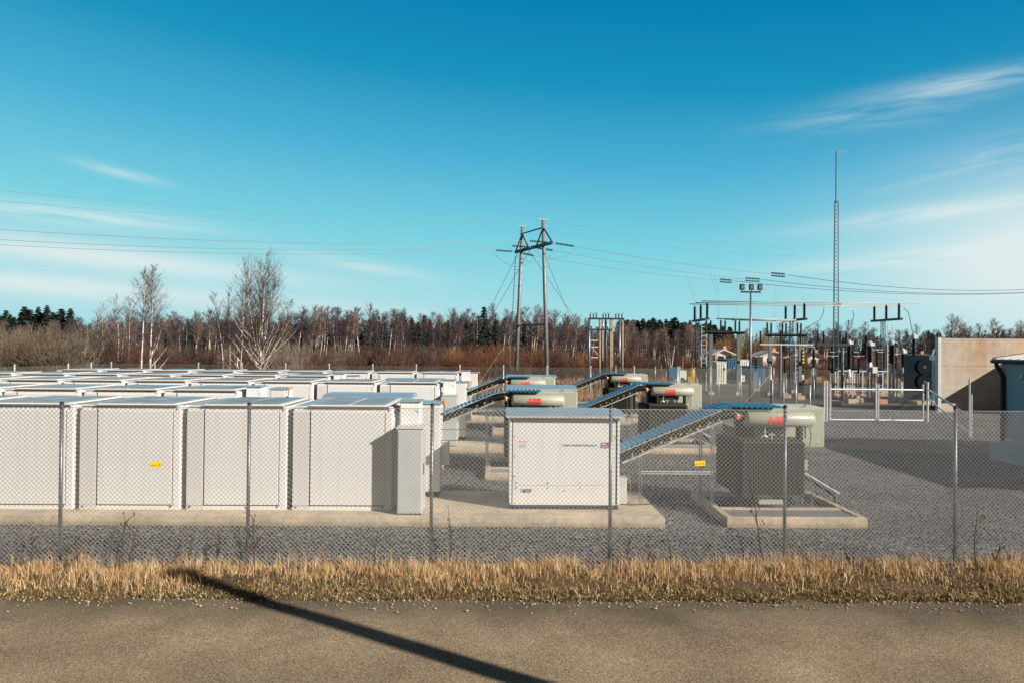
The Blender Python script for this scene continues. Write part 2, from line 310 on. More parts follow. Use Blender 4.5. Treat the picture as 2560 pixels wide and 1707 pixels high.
def dup(o, loc, rz=0, label=None, group=None, scale=None, kids=None):
    global ALL
    if kids is None: ALL = [x for x in bpy.data.objects if x.parent]
    c = copy_tree(o) if kids is None else None
    if c is None:
        c = o.copy(); C.objects.link(c)
        for k in kids:
            q = k.copy(); C.objects.link(q); q.parent = c
    c.location = loc; c.rotation_euler = (0,0,rz)
    if label: c['label'] = label
    if group: c['group'] = group
    if scale: c.scale = scale
    return c
def text(name, body, size, material, parent, loc, bold=0.0, xscale=1.0, depth=.004, align='LEFT'):
    cu = bpy.data.curves.new(name, 'FONT'); cu.body = body; cu.size = size; cu.offset = bold; cu.extrude = depth/2; cu.align_x = align; cu.resolution_u = 3
    o = bpy.data.objects.new(name, cu); C.objects.link(o); bpy.context.view_layer.update()
    me = bpy.data.meshes.new_from_object(o.evaluated_get(bpy.context.evaluated_depsgraph_get()))
    bpy.data.objects.remove(o); bpy.data.curves.remove(cu)
    me.transform(Matrix.Diagonal((xscale,1,1,1))); me.transform(Matrix.Rotation(R(90), 4, 'X')); me.transform(Matrix.Translation(loc))
    me.materials.clear(); me.materials.append(MT[material]); me.name = name
    q = bpy.data.objects.new(name, me); C.objects.link(q)
    if parent: q.parent = parent
    return q
ORD = ['first','second','third','fourth','fifth','sixth','seventh','eighth','ninth','tenth','eleventh','twelfth','thirteenth']

# ------------------------------------------------------------------ ground
def fence_y(x): return 13.45 + .05*x
def road_edge(x): return 11.63 + .013*x
def sm(t): t = np.clip(t, 0, 1); return t*t*(3-2*t)
def gh(x, y):
    "height of the yard: flat, rising to the verge near the fence"
    return .41*(1-sm((y-(13.3+.05*x))/2.2))
def sheet(name, xs, ys, hf, material, label=None, kind='structure', cat=None, yf=None):
    xs = np.asarray(xs, float); ys = np.asarray(ys, float)
    XX, YY = np.meshgrid(xs, ys)
    if yf is not None: YY = yf(XX, YY)
    ZZ = hf(XX, YY); vs = np.stack([XX.ravel(), YY.ravel(), ZZ.ravel()], 1); nx = len(xs)
    fs = [(j*nx+i, j*nx+i+1, (j+1)*nx+i+1, (j+1)*nx+i) for j in range(len(ys)-1) for i in range(nx-1)]
    me = bpy.data.meshes.new(name); me.from_pydata(vs.tolist(), [], fs); me.materials.append(MT[material]); me.update()
    me.polygons.foreach_set('use_smooth', [True]*len(me.polygons))
    o = bpy.data.objects.new(name, me); C.objects.link(o); tag(o, label, cat, None, kind); return o
sheet('ground', np.linspace(-3000, 3000, 3), np.linspace(-60, 5000, 3), lambda x, y: 0*x-.05, 'field')
sheet('gravel_yard', np.concatenate([[-60], np.linspace(-16, 16, 65), [30, 60]]), np.concatenate([np.linspace(0, 3, 16), [6, 12, 25, 47]]),
      lambda x, y: gh(x, y) + np.where(y < 18, .012*np.sin(x*3.1+y*5)+.01*np.sin(x*7.7), 0), 'gravel', yf=lambda x, y: y+13.2+.05*x)
sheet('verge', np.linspace(-22, 24, 300), np.linspace(0, 1, 16),
      lambda x, y: .415+.03*np.sin(x*2.3+y*3)+.02*np.sin(x*9.1+y*11)+RNG.uniform(-.018, .018, x.shape)+.05*np.exp(-((y-12.4)/.45)**2)-.16*np.clip((road_edge(x)-.12-y)/.25, 0, 1), 'dirt',
      yf=lambda x, y: road_edge(x)-.42+y*(fence_y(x)+.35-road_edge(x)+.42))
sheet('road', np.linspace(-40, 40, 81), np.linspace(-30, 0, 31), lambda x, y: .46-.035*np.clip((y-10.9)/.8, 0, 1)+0*x, 'asphalt', yf=lambda x, y: road_edge(x)+.03*np.sin(x*4)+y)

def track():
    xs = np.linspace(13.0, 24, 30); top = 36.6+.35*np.sin(xs*1.9)+.2*np.sin(xs*5.1); bot = 32.6-.25*(xs-13)*.3+.4*np.sin(xs*1.3)
    vs = [(x, y, .004) for x, a, c in zip(xs, bot, top) for y in (a, (a+c)/2, c)]
    fs = [(i*3+k, i*3+3+k, i*3+4+k, i*3+1+k) for i in range(29) for k in (0, 1)]
    me = bpy.data.meshes.new('path'); me.from_pydata(vs, [], fs); me.materials.append(MT['brownpath']); o = bpy.data.objects.new('path', me); C.objects.link(o); tag(o, None, None, None, 'structure')
track()
# ------------------------------------------------------------------ grass and weeds on the verge
def blades(name, n, xr, yfun, hr, w, mats, label, lean=.55, zb=.40, clump=None):
    x = RNG.uniform(*xr, n); y = yfun(x, n)
    if clump is not None: k = clump(x, y); keep = RNG.uniform(0, 1, n) < k; x = x[keep]; y = y[keep]; n = len(x)
    h = RNG.uniform(*hr, n)*(.45+.5*np.abs(np.sin(x*1.1+np.sin(x*4.3)+y*2))+.25*np.sin(x*11+np.sin(y*9))**2+.6*RNG.uniform(0, 1, n)**6)
    a = RNG.uniform(0, 2*np.pi, n); l = np.abs(RNG.normal(0, lean, n)); ww = w*RNG.uniform(.6, 1.3, n)
    la = RNG.uniform(0, 2*np.pi, n); z0 = zb+RNG.uniform(-.02, .02, n)
    dx = np.cos(a)*ww/2; dy = np.sin(a)*ww/2; V = np.zeros((n, 5, 3))
    for i, (t, k) in enumerate(((0, 1), (.55, .8))):
        cx = x+np.cos(la)*l*h*t*t*1.2; cy = y+np.sin(la)*l*h*t*t*1.2; cz = z0+h*t
        V[:, i*2] = np.stack([cx-dx*k, cy-dy*k, cz], 1); V[:, i*2+1] = np.stack([cx+dx*k, cy+dy*k, cz], 1)
    V[:, 4] = np.stack([x+np.cos(la)*l*h*1.2, y+np.sin(la)*l*h*1.2, z0+h*np.clip(1-.3*l, .3, 1)], 1)
    b = np.arange(n)*5
    Q = np.stack([b, b+1, b+3, b+2], 1); T = np.stack([b+2, b+3, b+4], 1)
    me = bpy.data.meshes.new(name); me.vertices.add(n*5); me.vertices.foreach_set('co', V.ravel())
    me.loops.add(n*7); li = np.concatenate([Q.ravel(), T.ravel()]); me.loops.foreach_set('vertex_index', li.astype(np.int32))
    me.polygons.add(2*n); ls = np.concatenate([np.arange(n)*4, n*4+np.arange(n)*3]); me.polygons.foreach_set('loop_start', ls.astype(np.int32))
    mi = RNG.integers(0, len(mats), n); me.polygons.foreach_set('material_index', np.concatenate([mi, mi]).astype(np.int32))
    for q in mats: me.materials.append(MT[q])
    me.update(calc_edges=True); me.validate(); o = bpy.data.objects.new(name, me); C.objects.link(o); return tag(o, label, 'grass', None, 'stuff')
blades('dry_grass', 52000, (-11, 12.5), lambda x, n: fence_y(x)-.46+.12*np.sin(x*1.3)+RNG.normal(0, .36, n), (.04, .30), .009, ['straw', 'straw2', 'straw', 'straw2', 'straw'], 'dry straw coloured grass growing along the foot of the mesh fence', clump=lambda x, y: np.clip(.5+.35*np.sin(x*2.1+1)*np.sin(x*.9)+.4*np.sin(x*5.7+y*3)*np.sin(y*6+x*1.9), .06, 1), zb=.41)
blades('low_growth', 90000, (-10.5, 11.5), lambda x, n: road_edge(x)+.02+np.abs(RNG.normal(0, .62, n))-.05-.12*np.abs(np.sin(x*2.7)*np.sin(x*.83+1)), (.015, .075), .013, ['moss', 'moss', 'straw', 'green', 'weed', 'moss', 'straw2', 'green'], 'low green and brown growth between the road edge and the dry grass', lean=.9, zb=.43)
blades('straw_tufts', 15000, (-11, 12), lambda x, n: road_edge(x)+.12+RNG.uniform(0, 1.5, n), (.05, .22), .009, ['straw', 'straw2', 'straw', 'moss'], 'sparse straw tufts scattered over the verge towards the road', lean=.8, zb=.42, clump=lambda x, y: .35+.65*np.clip(np.sin(x*3.3+y*2)*np.sin(x*1.1+y*4)*1.6, 0, 1))
def stones():
    b = MB()
    for i in range(2600):
        x = random.uniform(-10, 11); y = road_edge(x)+(random.uniform(-.1, .5) if i < 1300 else .15-abs(random.gauss(0, .35))); r_ = random.uniform(.006, .022)*random.uniform(.5, 1.4)
        b.lathe(x, y, [(0, r_*.7), (r_*.5, r_), (r_*.9, r_*.5)], 5, 'z', .425+.035*min(1, max(0, (11.7-y)/.8)))
    tag(b.build('loose_stones', 'stone'), 'small pale stones scattered along the road edge', 'stones', None, 'stuff')
stones()
def weed(px, top, h, lean, kind, label, base_y=None):
    Y = fence_y(X(px, 13.3))-.25 if base_y is None else base_y
    x = X(px, Y); b = MB(); rnd = random.Random(px)
    pts = [(lean*h*t+.03*math.sin(t*5+px), .03*math.sin(t*7), h*t) for t in (0, .25, .5, .75, 1)]
    b.tube(pts, [.012, .010, .008, .006, .003], 4)
    for k in range(kind):
        t = rnd.uniform(.3, .97); q = Vector((lean*h*t, 0, h*t)); a = rnd.uniform(0, 6.28); ln = h*rnd.uniform(.08, .28)
        e = q+Vector((math.cos(a)*ln*.6+lean*ln, math.sin(a)*ln*.4, ln*.8)); b.tube([q, (q+e)/2+Vector((0, 0, .02)), e], [.006, .004, .003], 3)
        b.lathe(e.x, e.y, [(-.02, .004), (0, .014), (.03, .004)], 4, 'z', e.z)
    o = b.build('dead_weed', 'weed'); o.location = (x, Y, .41); return tag(o, label, 'weed', 'dead weeds along the mesh fence')
for a in [(80, 0, .55, .1, 9, 'bushy dark dead weed at the far left of the verge'), (200, 0, .62, -.05, 12, 'dead weed with bent stems just right of the leftmost fence post'),
          (292, 0, .95, .22, 14, 'tall dark dead weed leaning right beneath the yellow sign at left'), (330, 0, .7, .12, 7, 'thin dead weed leaning right beside the tall dark one'),
          (448, 0, .5, .02, 2, 'pale upright broken stalk left of the second fence post'), (480, 0, .62, .05, 4, 'slim upright stalk close left of the second fence post'),
          (540, 0, .75, .2, 10, 'dead weed leaning over towards the second fence post'), (640, 0, 1.0, -.02, 16, 'tallest bushy dead weed beside the second fence post'),
          (945, 0, .6, 0, 3, 'thin single stalk left of the third fence post'), (1130, 0, 1.15, -.02, 3, 'tall thin stalk just right of the third fence post'),
          (1345, 0, .3, .1, 6, 'short dead weed below the white inverter'), (1572, 0, .55, .06, 6, 'dead weed with a seed head right of the fourth fence post'),
          (1630, 0, .42, -.1, 2, 'short black stalk left of the upright dark stalk'), (1678, 0, .75, -.02, 2, 'upright dark stalk in front of the concrete slab corner'),
          (1920, 0, 1.5, -.22, 8, 'long reddish stalk leaning left in front of the front transformer'), (2130, 0, .35, -.3, 4, 'short weed right of the fifth fence post'),
          (2440, 0, 1.2, .02, 6, 'tall black stalk at the far right, right of the sixth fence post'), (2475, 0, .45, .5, 9, 'bent dark weed at the right edge beside the tall black stalk')]:
    weed(*a)

# ------------------------------------------------------------------ battery park, built in a frame turned slightly like the rows
PR = R(1.1); PO = Vector((0, 18.2, 0))
def P(x, y, z=0):
    v = Vector((x, y-PO.y, 0)); c, s = math.cos(PR), math.sin(PR)
    return Vector((v.x*c-v.y*s*.35, PO.y+v.y*c+v.x*s, z))
PITCHX = 2.65; ROWY = [18.75+6.36*k for k in range(5)]; SH = [0, -6.15, 0, -6.15, 0]
ROWN = ['front row', 'second row', 'third row', 'fourth row', 'rearmost row']
# concrete slabs
for k in range(5):
    x1 = 3.8+SH[k]; yf = ROWY[k]-.6
    b = MB(); b.bevbox(-34, x1, 0, 3.3, -.2, .25, .02)
    o = b.build('concrete_slab', 'conc'); o.location = P(0, yf); o.rotation_euler.z = PR
    tag(o, f'long pale concrete slab under the {ROWN[k]} of battery cabinets', 'slab', 'concrete slabs')
# battery cabinet prototype: origin at front left bottom corner, front at y=0
CW, CD, CH = 2.50, 2.95, 2.58
def make_cabinet():
    t = thing('battery_cabinet', '', 'battery cabinet', group='white battery cabinets in rows')
    b = MB(); b.bevbox(0, CW, .03, CD, 0, CH, .03); body = b.build('body', 'white', t)
    b = MB(); b.bevbox(.01, .42, 0, .05, .12, CH-.10, .006); b.box(.01, .42, 0.004, .05, .0, .10); b.build('side_panel', 'white3', t)
    b = MB(); b.bevbox(.455, 2.30, -.004, .05, .13, CH-.11, .008); b.build('door', 'white', t)
    b = MB(); b.box(.42, .455, .012, .05, .1, CH-.08); b.box(.43, CW-.2, .012, .05, .098, .13); b.build('gasket', 'gasket', t)
    b = MB(); b.box(.43, 2.49, .002, .05, 0, .098); b.build('base_rail', 'white2', t)
    b = MB(); b.bevbox(2.325, 2.495, -.006, .05, .11, CH-.10, .008); b.cur = 1
    for i in range(9): b.lathe(2.345, -.014, [(0, .011), (.012, .011)], 6, 'y', .25+i*.26)
    b.build('corner_post', ['white2', 'gasket'], t)
    for x in (.09, 2.27): q = MB(); q.lathe(x, -.004, [(0, .028), (.03, .028)], 8, 'y', .07); q.build('fork_pocket', 'gasket', t)
    # roof: overhanging lid, slightly raised towards the middle
    b = MB(); b.box(.38, CW-.08, -.035, CD-.25, CH+.005, CH+.028); b.cur = 1
    for i in range(9): b.lathe(.55+i*.21, -.045, [(0, .012), (.02, .012)], 5, 'y', CH+.008)
    b.build('roof_lip', ['lip', 'gasket'], t)
    b = MB(); b.box(.02, .38, .0, CD-.2, CH+.002, CH+.03); b.box(.45, CW-.12, .0, CD-.35, CH+.036, CH+.07); b.build('roof', 'white2', t)
    for x0, x1 in ((.50, 1.38), (1.46, 2.30)):
        b = MB(); b.box(x0, x1, .06, CD-.45, CH+.071, CH+.085); b.build('roof_panel', 'roofp', t)
    b = MB(); b.box(.04, .34, .12, CD-.3, CH+.031, CH+.042); b.build('vent_panel', 'roofb', t)
    b = MB(); b.box(CW-.09, CW-.02, .0, .22, CH-.10, CH+.02); b.lathe(CW-.05, -.01, [(0, .02), (.02, .02)], 6, 'y', CH-.05); b.build('lifting_lug', 'white2', t)
    b = MB(); b.box(CW-.002, CW+.02, .35, 1.5, .25, CH-.25); b.box(CW-.002, CW+.02, 1.55, 2.7, .25, CH-.25); b.build('end_door', 'white', t)
    b = MB(); b.box(.46, 2.30, -.007, -.0045, 1.30, 1.305); b.build('seam', 'lgrey', t)
    b = MB(); b.box(CW+.02, CW+.04, 1.40, 1.44, 1.1, 1.4); b.box(CW+.02, CW+.04, 1.61, 1.65, 1.1, 1.4); b.build('door_handle', 'gasket', t)
    return t
cab = make_cabinet(); first = True; CABK = [o for o in bpy.data.objects if o.parent == cab]
NC = [5, 4, 8, 7, 9]; ordn = ORD
for k in range(5):
    for i in range(NC[k]):
        x = -3.0+SH[k]-CW+(-.0)-PITCHX*i + (CW-CW)
        lab = f'white battery cabinet, {"at the right end" if i == 0 else ordn[i]+" from the right end"} of the {ROWN[k]}'
        if first: c = cab; c.location = P(x, ROWY[k], .25); c.rotation_euler.z = PR; c['label'] = lab; first = False
        else: c = dup(cab, P(x, ROWY[k]+random.uniform(-.015, .015), .25), PR, lab, kids=CABK)

# cluster at the end of each row
def make_control():
    t = thing('control_cabinet', '', 'control cabinet', group='grey control cabinets at the row ends')
    MB().bevbox(0, .62, 0, .75, .04, 2.12, .015).build('body', 'lgrey', t)
    MB().box(.02, .60, .02, .73, 0, .04).build('plinth', 'gasket', t)
    MB().box(.03, .59, -.015, .0, .08, 2.05).build('door', 'lgrey', t)
    MB().box(.618, .635, .03, .72, .08, 2.05).build('side_door', 'lgrey', t)
    MB().box(.635, .66, .09, .12, 1.0, 1.25).build('handle', 'gasket', t)
    MB().box(-.02, .66, -.03, .78, 2.12, 2.16).build('cap', 'offw', t)
    return t
def make_white_box():
    t = thing('white_cabinet', '', 'cabinet', group='white equipment cabinets at the row ends')
    MB().bevbox(0, .52, 0, .65, 0, 2.72, .015).build('body', 'white2', t)
    MB().box(.03, .49, -.015, 0, 2.05, 2.65).build('hatch', 'white', t)
    MB().box(-.03, .56, -.05, .68, 2.72, 2.75).build('roof', 'roofb', t)
    MB().box(-.17, -.001, .05, .10, 2.42, 2.62).build('black_vent', 'gasket', t)
    o = MB().box(-.07, -.001, .02, .03, 2.02, 2.22); o.build('blue_and_red_label', ['blue'], t)
    MB().box(-.07, -.001, .015, .0195, 2.02, 2.08).build('red_label', 'red', t)
    b = MB(); b.lathe(.42, -.016, [(0, .018), (.02, .018)], 6, 'y', 2.5); b.lathe(.47, -.016, [(0, .022), (.02, .022)], 6, 'y', 2.46); b.build('lock', 'gasket', t)
    return t
def make_cable_cab():
    t = thing('cable_cabinet', '', 'cabinet', group='tall cable cabinets at the row ends')
    MB().bevbox(0, .56, 0, .9, .14, 2.56, .015).build('body', 'offw', t)
    MB().box(.05, .52, .03, .85, 0, .14).build('plinth', 'gasket', t)
    MB().box(.04, .52, -.015, 0, .2, 2.50).build('door', 'offw', t)
    MB().box(-.02, .59, -.04, .94, 2.56, 2.60).build('cap', 'roofb', t)
    MB().bevbox(.56, .78, .2, .6, .85, 1.50, .01).build('side_box', 'lgrey', t)
    b = MB(); b.tube([(.60, .05, 2.30), (.66, .02, 2.36), (.66, .02, 2.52)], .014, 6); b.box(.56, .66, .0, .06, 2.26, 2.31); br = b.build('beacon_arm', 'gasket', t)
    b = MB(); b.lathe(.66, .02, [(0, .03), (.02, .045), (.11, .052), (.13, .03)], 10, 'z', 2.52); b.build('beacon', 'orange', t)
    b = MB(); b.tube([(.56, .1, 1.85), (1.6, .1, 1.85)], .012, 5); b.tube([(.56, .1, 1.55), (3.0, .1, 1.55)], .012, 5); b.build('conduit', 'galv', t)
    return t
protos = [(make_control(), (-2.80, -.50)), (make_white_box(), (-2.86, .30)), (make_cable_cab(), (-2.50, 1.75))]
names = ['light grey control cabinet standing forward at the right end of the ', 'tall narrow white cabinet behind the grey control cabinet of the ', 'tall off-white cable cabinet with an orange beacon at the right end of the ']
for (p, (dx, dy)), nm in zip(protos, names):
    kk = [o for o in bpy.data.objects if o.parent == p]
    for k in range(5):
        loc = P(dx+SH[k], ROWY[k]+dy, .25)
        if k == 0: p.location = loc; p.rotation_euler.z = PR; p['label'] = nm+ROWN[0]
        else: dup(p, loc, PR, nm+ROWN[k], kids=kk)

# inverter
def make_inverter():
    t = thing('inverter', '', 'inverter', group='white storage inverters')
    MB().bevbox(.0, 2.82, .03, 1.58, .11, 2.35, .015).build('body', 'white', t)
    b = MB(); b.box(.02, 2.80, .02, 1.5, .0, .11)
    for x in (.1, 1.3, 2.5): b.box(x, x+.2, -.0, .02, .0, .05)
    b.build('base_frame', 'steel', t)
    MB().box(.085, 2.72, -.004, .03, .62, 2.28).build('front_panel', 'white', t)
    MB().box(.085, 2.72, -.004, .03, .115, .612).build('lower_panel', 'white', t)
    for xa_ in (0, 2.765): MB().box(xa_, xa_+.055, -.03, .03, .14, 2.30).build('corner_strip', 'white2', t)
    for xa_ in (.058, 2.73): MB().box(xa_, xa_+.024, .005, .03, .14, 2.30).build('gap', 'gasket', t)
    # roof with sloped front and rear
    b = MB(); x0, x1 = -.10, 2.92
    pr = [(-.16, 2.36), (-.16, 2.42), (.22, 2.50), (1.35, 2.50), (1.72, 2.42), (1.72, 2.36)]
    vs = [(x0, y, z) for y, z in pr]+[(x1, y, z) for y, z in pr]; n_ = len(pr)
    b.add(vs, [(i, i+n_, (i+1) % n_+n_, (i+1) % n_) for i in range(n_)]+[tuple(range(n_)), tuple(range(2*n_-1, n_-1, -1))]); b.build('roof', 'roofb', t)
    MB().box(x0-.002, x1+.002, -.165, -.161, 2.355, 2.40).build('roof_edge', 'galvl', t)
    b = MB()
    for x, z in ((.12, 1.86), (.12, 1.35), (.12, .84), (.17, .68), (.17, .55), (.98, .68), (.98, .55), (1.80, .68), (1.80, .54), (2.62, .68), (2.62, .53), (2.70, 1.85)):
        b.lathe(x, -.018, [(0, .017), (.016, .02)], 8, 'y', z)
    b.build('latches', 'gasket', t)
    text('lettering', 'SUNNY CENTRAL STORAGE UP', .062, 'blk', t, (1.36, -.007, 1.62), .0008, 1.0)
    MB().box(2.33, 2.58, -.008, -.004, 1.57, 1.72).build('logo_plate', 'blue', t)
    text('logo_lettering', 'SMA', .062, 'white2', t, (2.355, -.010, 1.655), .002, 1.1)
    b = MB(); b.add([(2.35, -.0095, 1.572), (2.578, -.0095, 1.572), (2.578, -.0095, 1.64), (2.52, -.0095, 1.638), (2.44, -.0095, 1.615)], [(0, 1, 2, 3, 4)]); b.build('logo_swoosh', 'red', t)
    b = MB(); b.add([(2.33, -.0098, 1.578), (2.345, -.0098, 1.573), (2.45, -.0098, 1.622), (2.578, -.0098, 1.648), (2.578, -.0098, 1.656), (2.44, -.0098, 1.630)], [(0, 1, 2, 3, 4, 5)]); b.build('logo_line', 'white2', t)
    b = MB(); b.box(.23, .32, -.008, -.004, 1.715, 1.735); b.box(.345, .44, -.008, -.004, 1.715, 1.735); b.box(1.36, 1.44, -.008, -.004, .465, .485); b.box(1.34, 1.37, -.008, -.004, .43, .45); b.build('red_label', 'red', t)
    b = MB(); b.box(.24, .42, -.008, -.004, 1.57, 1.67); b.build('grey_label', 'lgrey', t)
    b = MB(); b.box(.29, .56, -.008, -.004, .43, .515); pl = b.build('type_plate', 'gasket', t)
    b = MB(); b.box(.30, .35, -.010, -.008, .44, .505); b.box(.40, .53, -.010, -.008, .45, .468); b.box(.38, .53, -.010, -.008, .482, .498); b.build('plate_print', 'galvl', pl)
    return t
inv = make_inverter(); kk = [o for o in bpy.data.objects if o.parent == inv]
INVL = ['white storage inverter with printed lettering at the front, nearest to the mesh fence', 'white inverter behind the right end of the front battery row, only its blue-grey roof showing',
        'white inverter directly behind the nearer left transformer', 'white inverter hidden behind the third battery row end', 'farthest white inverter behind the rear left transformer']
for k in range(5):
    loc = P(-.03+SH[k]*1.015, ROWY[k]+.22, .25)
    if k == 0: inv.location = loc; inv.rotation_euler.z = PR; inv['label'] = INVL[0]
    else:
        global_kids = True
        c = dup(inv, loc, PR, INVL[k])
# small cable box beside each inverter
cb = thing('cable_box', '', 'box', group='grey cable boxes beside the inverters')
MB().bevbox(0, .24, 0, .4, 0, .66, .01).build('body', 'lgrey', cb)
MB().box(-.0, .25, -.01, .41, .66, .69).build('lid', 'offw', cb)
b = MB(); b.tube([(.3, .1, .75), (.36, .1, .45), (.32, .05, .2), (.2, .0, .02)], .009, 5); b.build('earth_wire', 'yellow', cb)
b = MB(); b.tube([(.05, -.1, .02), (.3, -.15, .015), (.8, -.05, .015), (1.0, .1, .02)], .015, 5); b.build('floor_cable', 'black', cb)
for k in (0, 2, 4):
    loc = P(2.86+SH[k], ROWY[k]+.9, .25)
    lab = ['low grey cable box beside the front inverter', '', 'low grey cable box beside the inverter behind the nearer left transformer', '', 'low grey cable box beside the farthest inverter'][k]
    if k == 0: cb.location = loc; cb.rotation_euler.z = PR; cb['label'] = lab
    else: dup(cb, loc, PR, lab)

# cable bridge with corrugated canopy from the inverter to the transformer
def make_bridge():
    t = thing('cable_bridge', '', 'cable bridge', group='cable bridges with blue corrugated covers')
    path = [(2.9, 1.66), (5.62, 2.80), (5.85, 2.86), (7.25, 2.84)]
    # arc-length ribs across the width
    def sample(s):
        acc = 0
        for (xa, za), (xb, zb) in zip(path, path[1:]):
            ln = math.hypot(xb-xa, zb-za)
            if s <= acc+ln: q = (s-acc)/ln; return xa+(xb-xa)*q, za+(zb-za)*q, (xb-xa)/ln, (zb-za)/ln
            acc += ln
        return path[-1][0], path[-1][1], 1, 0
    tot_ = sum(math.hypot(b_[0]-a_[0], b_[1]-a_[1]) for a_, b_ in zip(path, path[1:]))
    b = MB(); y0, y1 = .75, 1.95; nseg = int(tot_/.036); rows = []
    prof = [0, .05, .05, 0]
    for i in range(nseg+1):
        x, z, tx, tz = sample(i*tot_/nseg); h = prof[i % 4]; rows.append((x-tz*h, z+tx*h))
    vs = []; fs = []
    for x, z in rows: vs += [(x, y0, z), (x, y1, z), (x, y0, z-.012), (x, y1, z-.012)]
    for i in range(len(rows)-1):
        a_ = i*4; c_ = a_+4
        fs += [(a_, c_, c_+1, a_+1), (a_+2, a_+3, c_+3, c_+2), (a_, a_+2, c_+2, c_), (a_+1, c_+1, c_+3, a_+3)]
    fs += [(0, 1, 3, 2)]; b.add(vs, fs); b.build('canopy', 'corr', t)
    b = MB()
    b.bar((2.95, .765, 1.36), (5.62, .765, 2.48), .025, .035)
    for y in (.80, 1.92): b.bar((2.9, y, 1.63), (5.60, y, 2.765), .02, .02)
    for i in range(10):
        q = i/9; x = 2.95+2.6*q; z = 1.40+1.12*q; b.bar((x, .80, z), (x, 1.88, z), .03, .03)
    b.build('cable_ladder', 'galvl', t)
    b = MB()
    for j in range(11):
        y = .82+j*.105; dz = .0 if j % 2 else .06; b.tube([(2.78, y, .70), (2.86, y, 1.25+dz), (3.05, y, 1.50+dz), (5.5, y, 2.54+dz), (5.95, y, 2.62+dz), (6.3, y, 2.5)], .07, 6)
    b.build('cables', 'black', t)
    b = MB()
    for i in range(9):
        q = (i+.5)/9; x = 3.1+2.3*q; z = 1.50+.97*q; MB().cbox(x, .775, z+.04, .03, .03, .05).build('cable_tie', 'yellow', t)
    for x, y, z1 in ((3.45, .80, 1.62), (5.36, .80, 2.62), (5.36, 1.95, 2.62)):
        q = MB(); q.cbox(x-.03, y, z1/2, .022, .05, z1); q.cbox(x+.03, y, z1/2, .022, .05, z1); q.box(x-.07, x+.07, y-.06, y+.06, 0, .012); q.build('post', 'galv', t)
    b = MB(); b.bar((3.45, .8, 1.14), (5.4, .8, 1.14), .03, .03); b.bar((3.45, .8, 1.08), (5.4, .8, 1.08), .02, .02); b.bar((5.36, .8, 2.3), (5.36, 1.95, 2.3), .04); b.build('cross_rail', 'galvl', t)
    b = MB(); b.lathe(6.02, .78, [(0, .03), (.04, .06), (.10, .06), (.16, .035)], 8, 'z', 2.52); b.build('beacon', 'orange', t)
    return t
br = make_bridge()
BL = ['sloping blue corrugated cable cover leading up to the front right transformer', 'sloping cable bridge leading up to the nearer left transformer', 'sloping blue cable cover leading up to the second right transformer',
      'sloping cable bridge leading up to the rear left transformer', 'farthest blue cable cover leading up to the rear right transformer']
for k in range(5):
    loc = P(SH[k], ROWY[k], .25 if k == 9 else .0)
    if k == 0: br.location = loc; br.rotation_euler.z = PR; br['label'] = BL[0]
    else: dup(br, loc, PR, BL[k])

